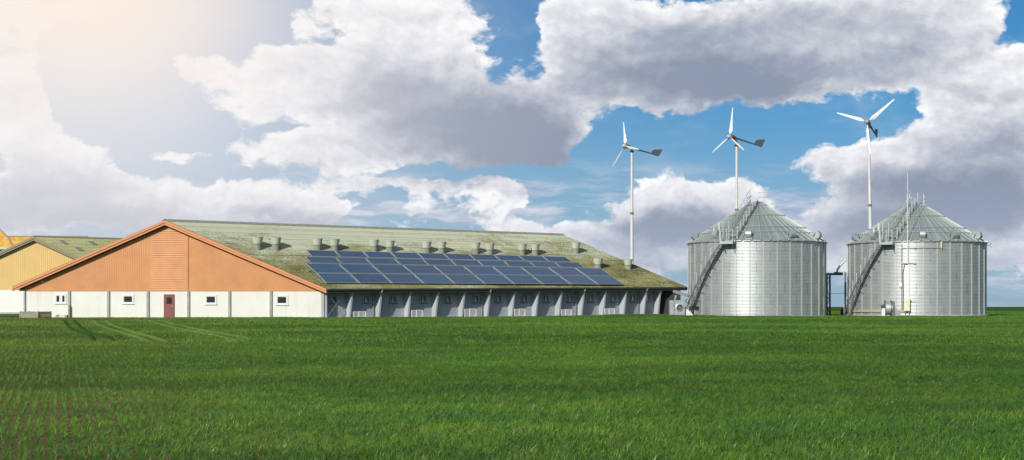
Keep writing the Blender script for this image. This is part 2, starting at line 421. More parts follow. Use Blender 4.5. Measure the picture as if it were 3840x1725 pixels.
def pv_fn(t, b):
    uv = uvnode(t); x, y, z = t.xyz(uv)       # 10 x 6 cells
    oi = t.new('ShaderNodeObjectInfo').outputs['Random']
    fx = t.math('ABSOLUTE', t.math('SUBTRACT', t.math('FRACT', x), .5)); fy = t.math('ABSOLUTE', t.math('SUBTRACT', t.math('FRACT', y), .5))
    g = t.math('MAXIMUM', t.ramp(fx, .44, .49), t.ramp(fy, .44, .49))
    wn = t.new('ShaderNodeTexWhiteNoise', noise_dimensions='3D'); t.put(wn.inputs['Vector'], t.vm('ADD', t.vm('FLOOR', uv), t.comb(oi, t.math('MULTIPLY', oi, 7.3), 0)))
    c = t.mix(wn.outputs['Value'], (.036, .066, .125), (.052, .086, .155))
    c = t.mix(t.ramp(oi, 0, 1, 0, .6, False), c, (.045, .105, .185))
    c = t.mix(t.math('MULTIPLY', g, .5), c, (.26, .34, .42))
    t.put(b.inputs['Base Color'], c); b.inputs['Roughness'].default_value = .28; b.inputs['Specular IOR Level'].default_value = .35
    b.inputs['Coat Weight'].default_value = .5; b.inputs['Coat Roughness'].default_value = .12
M['pv'] = mat('solar_cells', fn=pv_fn)

def silo_fn(t, b):
    uv = uvnode(t); x, y, z = t.xyz(uv)       # x: bays, y: tiers
    st = t.math('FLOOR', y)
    cell = t.comb(t.math('FLOOR', t.math('ADD', x, t.math('MULTIPLY', t.math('MODULO', st, 2.), .5))), st, 0)
    wn = t.new('ShaderNodeTexWhiteNoise', noise_dimensions='3D'); t.put(wn.inputs['Vector'], cell)
    n = t.noise(t.vm('MULTIPLY', uv, (1.2, .8, 1)), 2., 4, .6)
    k = t.math('ADD', t.math('MULTIPLY_ADD', wn.outputs['Value'], .10, .88), t.math('MULTIPLY', t.math('SUBTRACT', n, .5), .22))
    low = t.ramp(y, 0, .5, .86, 1.)
    k = t.math('MULTIPLY', k, low)
    q = t.new('ShaderNodeVectorMath', operation='SCALE'); q.inputs[0].default_value = (.47, .49, .485); t.put(q.inputs[3], k)
    # bolted lap lines between the tiers
    fy = t.math('FRACT', y); ln = t.ramp(t.math('ABSOLUTE', t.math('SUBTRACT', fy, .5)), .475, .495, 0, .5)
    dash = t.math('GREATER_THAN', t.math('FRACT', t.math('MULTIPLY', x, 9.)), .35)
    c = t.mix(t.math('MULTIPLY', ln, dash), q.outputs[0], (.22, .23, .23))
    t.put(b.inputs['Base Color'], c); b.inputs['Metallic'].default_value = .50
    t.put(b.inputs['Roughness'], t.math('ADD', .36, t.math('MULTIPLY', n, .16)))
M['stair'] = mat('stair_steel', (.19, .20, .205), .5, .4)
M['stiff'] = mat('stiffener_steel', (.48, .52, .49), .5, .4)
M['silo'] = mat('corrugated_steel', fn=silo_fn)
def silo_roof_fn(t, b):
    uv = uvnode(t); x, y, z = t.xyz(uv)
    wn = t.new('ShaderNodeTexWhiteNoise', noise_dimensions='3D'); t.put(wn.inputs['Vector'], t.comb(t.math('FLOOR', x), 3, 0))
    n = t.noise(t.vm('MULTIPLY', uv, (1., .5, 1)), 2., 6, .65)
    k = t.math('ADD', t.math('MULTIPLY_ADD', wn.outputs['Value'], .22, .80), t.math('MULTIPLY', t.math('SUBTRACT', n, .5), .45))
    q = t.new('ShaderNodeVectorMath', operation='SCALE'); q.inputs[0].default_value = (.33, .385, .37); t.put(q.inputs[3], k)
    t.put(b.inputs['Base Color'], q.outputs[0]); b.inputs['Metallic'].default_value = .35; b.inputs['Roughness'].default_value = .48
M['silo_roof'] = mat('silo_roof_sheet', fn=silo_roof_fn)
M['vent_cone'] = mat('vent_cone', (.50, .53, .43), .7, fn=weather((.50, .53, .43), .10, 2.5, (.26, .28, .20), .5, streak=True, rough=.7))
M['vent_base'] = mat('vent_base', (.28, .29, .22), .85, fn=weather((.28, .29, .22), .2, 4, (.12, .12, .07), .6, rough=.85))
# ------------------------------------------------------------------ the large barn
D0 = 133.33
def V(x, y, z): return Vector((x, y, z))
RG0, RG1 = V(-31.02, D0, 8.70), V(5.43, 159.9, 8.71)                 # ridge, front and far
EV0, EV1 = V(-16.57, D0, 2.58), V(18.45, 157.2, 3.06)                # near eave
EL0, EL1 = V(-44.62, D0, 2.74), V(-8.2, 160.5, 2.8)                  # eave on the far side
AX = (EV1-EV0); AX.z = 0; LEN = AX.length; AX.normalize(); NO = V(AX.y, -AX.x, 0)
def RF(s, q, h=0.):      # near roof slope, s along, q ridge -> eave
    p = (RG0.lerp(RG1, s)).lerp(EV0.lerp(EV1, s), q); p.z += h; return p
def RB(s, q, h=0.):
    p = (RG0.lerp(RG1, s)).lerp(EL0.lerp(EL1, s), q); p.z += h; return p
def on_roof(x, y, h=0.):
    s, q = .5, .5
    for _ in range(30):
        a = px(RF(s, q, h)); e = 1e-4
        b = px(RF(s+e, q, h)); c = px(RF(s, q+e, h))
        J = np.array([[(b[0]-a[0])/e, (c[0]-a[0])/e], [(b[1]-a[1])/e, (c[1]-a[1])/e]])
        d = np.linalg.solve(J, [x-a[0], y-a[1]]); s += d[0]; q += d[1]
    return s, q
YG = D0+.55       # plane of the gable wall
XL, XR = -43.68, -17.1
ZW = 2.47         # foot of the boarding
def rake(x, dz=0):
    if x < RG0.x: return EL0.z+(RG0.z-EL0.z)*(x-EL0.x)/(RG0.x-EL0.x)-.32+dz
    return RG0.z+(EV0.z-RG0.z)*(x-RG0.x)/(EV0.x-RG0.x)-.32+dz

barn = empty('barn', (-17, 140, 0), label='long low barn with orange boarded gable above white walls and a mossy grey roof', cat='barn')

# gable boards (vertical), split around the louvred centre
LX0, LX1 = P(557, 900, YG).x, P(705, 900, YG).x
b = MB(); x = XL+.02; 
XE0 = EL0.x+.55; XE1 = EV0.x-.45
x = XE0; bw = .205
while x < XE1:
    x1 = min(x+bw-.011, XE1)
    if not (x1 > LX0 and x < LX1):
        z0, z1 = rake(x), rake(x1); zb = ZW
        if min(z0, z1) > zb+.01:
            o = random.uniform(-.002, .002)
            b.hexa([(x, YG-.03+o, zb), (x1, YG-.03+o, zb), (x1, YG+.02, zb), (x, YG+.02, zb), (x, YG-.03+o, z0), (x1, YG-.03+o, z1), (x1, YG+.02, z1), (x, YG+.02, z0)])
    x += bw
b.poly([(XE0-.1, YG+.021, ZW-.02), (XE1+.1, YG+.021, ZW-.02), (XE1+.1, YG+.021, rake(XE1)), (RG0.x, YG+.021, rake(RG0.x)), (XE0-.1, YG+.021, rake(XE0))], 0)
b.build('gable_boarding', M['orange'], barn)
# louvred centre of horizontal boards
b = MB(); z = ZW
while z < rake(RG0.x):
    z1 = min(z+.185, rake(RG0.x)-.01)
    a0, a1 = LX0+.07, LX1-.07
    zt = z1
    def cut(zz):
        l, r = a0, a1
        # clip by the rakes
        tl = RG0.x-(rake(RG0.x)-zz)/((RG0.z-EL0.z)/(RG0.x-EL0.x)); tr = RG0.x+(rake(RG0.x)-zz)/((RG0.z-EV0.z)/(EV0.x-RG0.x))
        return max(l, tl), min(r, tr)
    l0, r0 = cut(z); l1, r1 = cut(z1)
    if r1 > l1: b.hexa([(l0, YG-.075, z), (r0, YG-.075, z), (r0, YG+.01, z), (l0, YG+.01, z), (l1, YG-.035, z1), (r1, YG-.035, z1), (r1, YG+.01, z1), (l1, YG+.01, z1)])
    z += .195
b.build('louvred_panel', M['orange'], barn)
for xx in (LX0, LX1): b = MB(); b.box((xx-.055, YG-.05, ZW), (xx+.055, YG+.0, rake(xx))); b.build('panel_trim', M['orange'], barn)
b = MB(); b.box((XE0-.1, YG-.055, ZW-.07), (XE1+.1, YG+.02, ZW-.003)); b.build('drip_board', M['orange_trim'], barn)
# verge boards, two steps
for (e0, nm) in ((EL0, 'l'), (EV0, 'r')):
    b = MB()
    for (dz0, dz1, y0, y1) in ((.02, -.20, D0-.05, D0+.02), (-.16, -.40, D0+.02, D0+.10)):
        a = V(RG0.x, 0, RG0.z); c = V(e0.x, 0, e0.z)
        b.hexa([(a.x, y0, a.z+dz1), (a.x, y1, a.z+dz1), (c.x, y1, c.z+dz1), (c.x, y0, c.z+dz1), (a.x, y0, a.z+dz0), (a.x, y1, a.z+dz0), (c.x, y1, c.z+dz0), (c.x, y0, c.z+dz0)])
    b.build('verge_board', M['orange_trim'], barn)
# rendered wall
b = MB(); b.box((XL, YG, -.3), (XR, YG+.25, ZW-.01)); b.build('gable_wall', M['render_white'], barn)
b = MB(); b.box((XR, YG+.02, -.3), (XR+.24, YG+.28, ZW+.02)); b.build('corner_pier', M['concrete'], barn)
b = MB(); b.box((XR+.24, YG+.12, -.3), (XR+.50, YG+.42, ZW-.06)); b.build('corner_pier', M['concrete_blue'], barn)
for k, xx in enumerate((93, 260, 407, 555, 707, 861, 1016)):
    X = P(xx, 1150, YG).x; b = MB(); w = .07 if k == 0 else .105
    b.box((X-w, YG-.12, -.3), (X+w, YG-.112+.11, ZW-.075)); b.box((X-w*1.35, YG-.14, -.02), (X+w*1.35, YG-.003, .06))
    b.build('wall_post', M['post'], barn)
b = MB(); X = P(264, 1150, YG).x
b.tube([(X, YG-.2, -.1), (X, YG-.2, 1.05), (X-.06, YG-.16, 1.12)], .055, 8); b.build('downpipe', M['rust'], barn)
# gable windows
def window(x0, x1, y0, y1, Y):
    a = P(x0, y1, Y); c = P(x1, y0, Y)
    m = MB(); f = .11
    lo, hi = (a.x, a.z), (c.x, c.z)
    for (p0, p1, q0, q1, d) in ((lo[0], hi[0], lo[1], lo[1]+f, .055), (lo[0], hi[0], hi[1]-f, hi[1], .055), (lo[0], lo[0]+f, lo[1]+f, hi[1]-f, .055), (hi[0]-f, hi[0], lo[1]+f, hi[1]-f, .055)):
        m.box((p0, Y-d, q0), (p1, Y-.004, q1))
    f2 = f+.045
    for (p0, p1, q0, q1) in ((lo[0]+f, hi[0]-f, lo[1]+f, lo[1]+f2), (lo[0]+f, hi[0]-f, hi[1]-f2, hi[1]-f), (lo[0]+f, lo[0]+f2, lo[1]+f2, hi[1]-f2), (hi[0]-f2, hi[0]-f, lo[1]+f2, hi[1]-f2)):
        m.box((p0, Y-.035, q0), (p1, Y-.004, q1))
    w = m.build('window_frame', M['trim_white'], barn)
    m = MB(); m.box((lo[0]+f2, Y-.018, lo[1]+f2), (hi[0]-f2, Y-.004, hi[1]-f2)); m.build('window_pane', M['glass'], w)
    m = MB(); m.box((lo[0]-.04, Y-.10, lo[1]-.045), (hi[0]+.04, Y-.004, lo[1]-.003)); m.build('window_sill', M['trim_white'], w)
    return w, lo, hi
w, lo, hi = window(206, 249, 1103, 1138, YG)
m = MB(); cx = (lo[0]+hi[0])/2+.02; m.box((cx-.13, YG-.045, lo[1]+.156), (cx+.13, YG-.019, hi[1]-.156)); m.build('window_sash', M['trim_white'], w)
window(459, 502, 1105, 1139, YG); window(769, 813, 1106, 1141, YG); window(1035, 1080, 1107, 1143, YG)
# door
a = P(617, 1194, YG); c = P(652, 1106, YG)
m = MB(); m.box((a.x, YG-.05, -.05), (c.x, YG-.004, c.z)); dr = m.build('door', M['door_red'], barn)
m = MB()
for q in ((a.x-.05, a.x-.003, -.05, c.z), (c.x+.003, c.x+.05, -.05, c.z), (a.x-.05, c.x+.05, c.z+.003, c.z+.055)): m.box((q[0], YG-.07, q[2]), (q[1], YG-.004, q[3]))
m.build('door_frame', M['door_red'], dr)
m = MB(); g0 = P(625, 1139, YG); g1 = P(645, 1115, YG); m.box((g0.x, YG-.058, g0.z), (g1.x, YG-.0515, g1.z)); m.build('door_pane', M['glass'], dr)
m = MB(); m.box((c.x-.10, YG-.10, .98), (c.x-.07, YG-.052, 1.12)); m.box((c.x-.2, YG-.11, 1.0), (c.x-.07, YG-.085, 1.03)); m.build('door_handle', M['handle'], dr)
# wall lamp
m = MB(); q = P(158, 1055, YG-.1); m.lathe(q, [(.0, -.11), (.09, -.10), (.11, .02), (.06, .09), (.0, .1)], 10, axis=(-.3, -.8, -.3)); m.bar(q, q+V(.1, .14, -.02), .05)
m.build('wall_lamp', M['trim_white'], barn, smooth=40)

# ---- roof: corrugated sheets in lapped rows
WD = ((RG0-EV0).length); NR = 10; ROW_ = WD/NR
def roof_mesh(fn, rows, name, e0):
    b = MB(); uv = []
    L = (RG1-RG0).length; pitch = .21; nu = int(L/pitch*4)
    def pt(i, q, k, up):
        s = i/nu; a = math.cos(i*math.pi/2)*.026
        p = fn(s, q); n = .012+.022*up+a; p.z += n
        return p
    for k in range(rows):
        q0, q1 = k/rows, (k+1)/rows
        i0 = len(b.v)
        for (q, up) in ((q0, 0), ((q0+q1)/2, .5), (q1+.004, 1)):
            for i in range(nu+1):
                b.v.append(tuple(pt(i, q, k, up))); uv.append((i/nu*L, q*WD))
        for j in range(2):
            for i in range(nu):
                a = i0+j*(nu+1)+i; b.f.append((a, a+1, a+nu+2, a+nu+1)); b.m.append(0)
    return b, uv
b, uv = roof_mesh(RF, NR, 'roof', EV0)
# underside
i0 = len(b.v)
roof = b.build('roof', M['roof'], barn, smooth=50, uv=uv)
b, uv = roof_mesh(RB, 4, 'roof', EL0)
b.build('roof', M['roof'], barn, smooth=50, uv=uv)
b = MB()
for fn in (RF, RB):
    n = 24; k = 6
    g0 = (lambda f: (lambda i, j: f(i/n, j/k, -.05)))(fn); b.grid(g0, n, k)
    g1 = (lambda f: (lambda i, j: f(i/n, j/k, -.17)))(fn); b.grid(g1, n, k)
    for i in range(n): b.quad(fn(i/n, 1, -.05), fn((i+1)/n, 1, -.05), fn((i+1)/n, 1, -.17), fn(i/n, 1, -.17))
    for i in range(k):
        for s_ in (0, 1): b.quad(fn(s_, i/k, -.05), fn(s_, (i+1)/k, -.05), fn(s_, (i+1)/k, -.17), fn(s_, i/k, -.17))
b.build('roof_deck', M['soffit'], barn)
b = MB()
n = 60
for i in range(n):
    s0, s1 = i/n+.0006, (i+1)/n
    p0, p1 = RG0.lerp(RG1, s0), RG0.lerp(RG1, s1)
    u = V(0, 0, 1)
    for sg, fn in ((1, RF), (-1, RB)):
        a0 = fn(s0, .022, .07); a1 = fn(s1, .022, .07)
        b.quad(p0+u*.13, p1+u*.13, a1, a0); b.quad(a0, a1, a1-u*.04, a0-u*.04)
b.build('ridge_cap', M['vent_base'], roof)
# gutter and fascia
d = NO*.07
b = MB(); g0, g1 = EV0+d-V(0, 0, .10)-AX*.0, EV1+d-V(0, 0, .10)
b.tube([g0, g1], .075, 10); b.build('gutter', M['gutter'], barn, smooth=60)
b = MB(); b.hexa([EV0-NO*.03+V(0, 0, -.34), EV1-NO*.03+V(0, 0, -.34), EV1+NO*.0+V(0, 0, -.34), EV0+V(0, 0, -.34), EV0-NO*.03+V(0, 0, -.06), EV1-NO*.03+V(0, 0, -.06), EV1+V(0, 0, -.06), EV0+V(0, 0, -.06)])
b.build('fascia', M['soffit'], barn)

# ---- side wall
OVER = 1.28
W0 = EV0-NO*OVER
def wall_s(x, out=0.):       # distance along the wall seen at pixel column x
    k = (x-CX)/F; o = W0+NO*out
    return (k*o.y-o.x)/(AX.x-k*AX.y)
def WP(s, out=0., z=0.): 
    p = W0+AX*s+NO*out; p.z = z; return p
def wz(s): return EV0.z+(EV1.z-EV0.z)*s/LEN
S_END = wall_s(2511)
b = MB()
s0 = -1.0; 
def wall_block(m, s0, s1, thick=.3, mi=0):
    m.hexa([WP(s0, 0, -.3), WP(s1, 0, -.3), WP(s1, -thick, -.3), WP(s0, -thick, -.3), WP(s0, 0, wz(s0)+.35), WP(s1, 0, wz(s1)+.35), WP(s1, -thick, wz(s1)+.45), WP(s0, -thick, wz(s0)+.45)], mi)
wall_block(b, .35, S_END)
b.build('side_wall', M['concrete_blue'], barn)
b = MB()
b.obox(WP(.35+(S_END-.35)/2, .025, .0), AX, NO, Z_, S_END-.4, .05, .30); b.build('wall_plinth', M['concrete'], barn)
# dark open bay at the far end
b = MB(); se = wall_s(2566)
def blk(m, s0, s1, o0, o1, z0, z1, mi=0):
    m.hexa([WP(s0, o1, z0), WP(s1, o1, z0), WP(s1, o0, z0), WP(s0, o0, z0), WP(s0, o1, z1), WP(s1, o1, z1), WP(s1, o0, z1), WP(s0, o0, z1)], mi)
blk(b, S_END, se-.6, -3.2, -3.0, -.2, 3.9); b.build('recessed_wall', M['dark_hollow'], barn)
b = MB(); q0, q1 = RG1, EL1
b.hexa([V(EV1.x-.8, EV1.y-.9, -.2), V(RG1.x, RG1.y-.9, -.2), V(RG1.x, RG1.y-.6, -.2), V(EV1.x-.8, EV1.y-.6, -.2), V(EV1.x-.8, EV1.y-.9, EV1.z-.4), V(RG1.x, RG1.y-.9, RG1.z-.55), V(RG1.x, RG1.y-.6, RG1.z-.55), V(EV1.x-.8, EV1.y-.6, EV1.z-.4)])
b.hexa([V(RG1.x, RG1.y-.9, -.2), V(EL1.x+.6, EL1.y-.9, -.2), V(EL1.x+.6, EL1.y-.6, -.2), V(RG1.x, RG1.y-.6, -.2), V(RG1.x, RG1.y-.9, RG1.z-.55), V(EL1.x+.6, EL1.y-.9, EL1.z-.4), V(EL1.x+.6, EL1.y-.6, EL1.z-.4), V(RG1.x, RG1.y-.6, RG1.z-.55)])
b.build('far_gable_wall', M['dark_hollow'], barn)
b = MB(); lw0, lw1 = V(XL, YG+.3, 0), V(EL1.x+.8, EL1.y-.7, 0); ld = (lw1-lw0).normalized(); ln_ = V(-ld.y, ld.x, 0)
b.hexa([lw0-Z_*.2, lw1-Z_*.2, lw1+ln_*-.2-Z_*.2, lw0-ln_*.2-Z_*.2, lw0+Z_*2.9, lw1+Z_*2.9, lw1-ln_*.2+Z_*2.9, lw0-ln_*.2+Z_*2.9]); b.build('rear_wall', M['render_white'], barn)

FINS = [1298, 1407, 1516, 1619, 1718, 1813, 1905, 1994, 2081, 2165, 2246, 2323, 2398, 2451, 2511]
FT = .17
for k, fx in enumerate(FINS):
    s = wall_s(fx); H = wz(s)
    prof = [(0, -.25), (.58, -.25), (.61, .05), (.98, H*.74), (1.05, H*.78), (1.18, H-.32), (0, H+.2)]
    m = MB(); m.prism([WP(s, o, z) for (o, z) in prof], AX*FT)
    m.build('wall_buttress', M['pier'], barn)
# side windows: (pane left, pane right)
WIN = [1247.5, 1370.5, 1470.5, 1583, 1675.5, 1780, 1865.5, 1963.5, 2044, 2135, 2211, 2296, 2370, 2424]
for k, wx in enumerate(WIN):
    s = wall_s(wx+3); H = wz(s)
    z0, z1 = H*.535, H*.745; hw = .26
    m = MB()
    for (a, c, d, e) in ((-hw-.10, hw+.10, z0-.09, z0), (-hw-.10, hw+.10, z1, z1+.09), (-hw-.10, -hw, z0, z1), (hw, hw+.10, z0, z1)):
        m.obox(WP(s+(a+c)/2, .035, (d+e)/2), AX, NO, Z_, c-a, .07, e-d)
    wf = m.build('window_frame', M['post'], barn)
    m = MB(); m.obox(WP(s, .012, (z0+z1)/2), AX, NO, Z_, 2*hw-.004, .02, z1-z0-.004); m.build('window_pane', M['glass'], wf)
    m = MB(); m.obox(WP(s+.03, .07, z0-.13), AX, NO, Z_, 2*hw+.34, .14, .05); m.build('window_sill', M['gutter'], wf)
    if k > 0:   # pale slanted plate standing in for the buttress reflected in the pane
        m = MB(); m.prism([WP(s-.16, .03, z0+.02), WP(s+.14, .03, z0+.02), WP(s-.10, .10, z1-.08), WP(s-.17, .10, z1-.06)], NO*.02); m.build('pane_reflection', M['galv'], wf)
# downpipes with a swan neck to the gutter
for fx in (1407, 1813, 2165, 2398):
    s = wall_s(fx)-.28; H = wz(s)
    m = MB(); m.tube([WP(s, .12, -.05), WP(s, .12, H-.62), WP(s, .20, H-.50), WP(s+.25, 1.1, H-.30), WP(s+.27, 1.28, H-.12)], .055, 8)
    m.build('downpipe', M['post'], barn, smooth=50)
    m = MB(); m.tube([WP(s+.25, 1.2, H-.34), WP(s+.29, 1.37, H-.10)], .075, 8); m.build('pipe_elbow', M['trim_white'], barn, smooth=50)
# crossed tie rods in the first bay
s0, s1 = wall_s(1224, .6), wall_s(1292, .4)
m = MB(); m.bar(WP(s0, .75, 2.25), WP(s1, .55, .05), .035); m.build('tie_rod', M['post'], barn)
m = MB(); m.bar(WP(s0, .7, .05), WP(s1, .60, 2.3), .035); m.build('tie_rod', M['post'], barn)

# ---- roof vents
VENTS = [(966, 930), (1034, 932), (1190, 935), (1254, 937), (1402, 939), (1461, 942), (1599, 945), (1655, 946), (1783, 948), (1836, 951), (1957, 952), (2006, 953), (2159, 946), (2242, 1005), (2355, 1008)]
vp = [(.355, -.25), (.36, .34), (.40, .36), (.40, .40), (.38, .41), (.50, .96), (.53, .965), (.53, 1.0), (.475, 1.0), (.44, .90), (.36, .45), (.0, .42)]
proto_me = None
for k, (x, y) in enumerate(VENTS):
    s, q = on_roof(x, y); p = RF(s, q)
    if proto_me is None:
        m = MB(); m.lathe(p, vp, 28, ms=[1]*4+[0]*5+[2]*2); o = m.build('roof_vent', [M['vent_cone'], M['vent_base'], M['dark_hollow']], roof, smooth=35)
        # rebase so that copies can share the mesh
        off = p-Vector(barn.location); o.data.transform(Matrix.Translation(-off)); o.location = off; proto_me = o
    else:
        o = proto_me.copy(); COL.objects.link(o); o.parent = roof; o.location = p-Vector(barn.location)
        o.rotation_euler.z = random.uniform(0, 6)

# ------------------------------------------------------------------ solar panels, four rows of ten
ORD = ['leftmost', 'second from left', 'third from left', 'fourth from left', 'fifth from left', 'fifth from right', 'fourth from right', 'third from right', 'second from right', 'rightmost']
def C(x, y, h):
    s, q = on_roof(x, y, h); return RF(s, q, h)
ROWS = [
 ('top row on the roof', C(1146, 937, .62), C(2121, 962.6, .45), C(1168, 961, .30), C(2147, 982, .20)),
 ('second row down', C(1142, 962, .66), C(2171, 984, .5), C(1166, 986, .32), C(2193, 1003.5, .22)),
 ('third row down', C(1144, 987.5, .80), C(2254, 1006, .55), C(1185, 1023, .50), C(2296, 1034, .45)),
 ('lowest row above the eave', C(1186, 1024.5, .50), C(2296, 1035.5, .45), C(1221, 1060, .22), C(2342, 1066, .34)),
]
for r, (rn, TL, TR, BL, BR) in enumerate(ROWS):
    for k in range(10):
        g = .0022
        u0, u1 = k/10+g, (k+1)/10-g
        tl, tr, bl, br = TL.lerp(TR, u0), TL.lerp(TR, u1), BL.lerp(BR, u0), BL.lerp(BR, u1)
        c = (tl+tr+bl+br)/4
        n = (tr-tl).cross(bl-tl).normalized(); n = -n if n.z < 0 else n
        root = empty('solar_panel', c, label='solar panel, %s in the %s' % (ORD[k], rn), cat='solar panel', group='solar panels in four rows on the mossy roof')
        def bi(u, v): return (tl.lerp(tr, u)).lerp(bl.lerp(br, u), v)
        wu, wv = .036/(tr-tl).length, .036/(bl-tl).length
        m = MB(); t_ = n*.05
        for (a0, a1, c0, c1) in ((0, 1, 0, wv), (0, 1, 1-wv, 1), (0, wu, wv, 1-wv), (1-wu, 1, wv, 1-wv)):
            q = [bi(a0, c1), bi(a1, c1), bi(a1, c0), bi(a0, c0)]
            m.hexa([z_-t_ for z_ in q]+[z_+n*.008 for z_ in q])
        m.build('frame', M['alu'], root)
        m = MB(); q = [bi(wu, 1-wv), bi(1-wu, 1-wv), bi(1-wu, wv), bi(wu, wv)]
        m.quad(*q); m.poly([z_-n*.03 for z_ in reversed(q)])
        m.build('cell_sheet', M['pv'], root, uv=[(0, 6), (10, 6), (10, 0), (0, 0)]+[(0, 0)]*4)
        for (u, v) in (((.04, .10), (.04, .9)) if k == 0 else ((.04, .10),)):
            p = bi(u, v); s_, q_ = .5, .5       # drop a leg straight down to the roof
            for _ in range(12):
                a = RF(s_, q_); e = 1e-4; bb = RF(s_+e, q_); cc = RF(s_, q_+e)
                J = np.array([[(bb.x-a.x)/e, (cc.x-a.x)/e], [(bb.y-a.y)/e, (cc.y-a.y)/e]])
                d_ = np.linalg.solve(J, [p.x-a.x, p.y-a.y]); s_ += d_[0]; q_ += d_[1]
            m = MB(); m.bar(p-n*.05, V(p.x, p.y, RF(s_, min(q_, 1)).z-.02), .05); m.build('support_leg', M['galv_dark'], root)

# ------------------------------------------------------------------ white gates by the wall
GATES = [(1325, 1371, 1167, 1190), (1543, 1585, 1163, 1190), (1743, 1785, 1158, 1189), (1929, 1969, 1155, 1185), (2105, 2142, 1153, 1180), (2268, 2304, 1149, 1179)]
GORD = ['nearest the orange gable', 'second from the orange gable', 'third from the orange gable', 'third from the silos', 'second from the silos', 'nearest the silos']
for k, (x0, x1, y0, y1) in enumerate(GATES):
    s0, s1 = wall_s(x0, 1.0), wall_s(x1, 1.0); pm = WP((s0+s1)/2, 1.0)
    hgt = (y1-y0)/F*pm.y*1.02
    g = empty('calf_gate', WP((s0+s1)/2, 1.0, .0), label='low white barred gate by the barn side wall, '+GORD[k], cat='gate', group='white gates along the barn side')
    sm = s0+(s1-s0)*.44
    for (a, c, h) in ((s0, sm-.02, hgt*.95), (sm+.02, s1, hgt)):
        m = MB()
        m.bar(WP(a, 1, h), WP(c, 1, h), .045); m.bar(WP(a, 1, .10), WP(c, 1, .10), .04)
        nb = max(4, int((c-a)/.11))
        m.bar(WP(a, 1, 0), WP(a, 1, h), .05); m.bar(WP(c, 1, 0), WP(c, 1, h), .05)
        for i in range(1, nb): 
            z = a+(c-a)*i/nb; m.bar(WP(z, 1, .10), WP(z, 1, h), .028)
        m.build('gate_panel', M['white_paint'], g)
# ------------------------------------------------------------------ grain silos
SR, SH, SA = 7.1, 7.66, 11.80      # radius, eave height, cone top
CT = .62                           # radius of the cap
def cyl(th, r, z):                 # th in degrees, 0 faces the camera side, + to the right
    a = R(th); return Vector((r*math.sin(a), -r*math.cos(a), z))
def cone_r(z): return SR+.14+(CT-SR-.14)*(z-SH)/(SA-SH)
def cone_z(r): return SH+(SA-SH)*(SR+.14-r)/(SR+.14-CT)

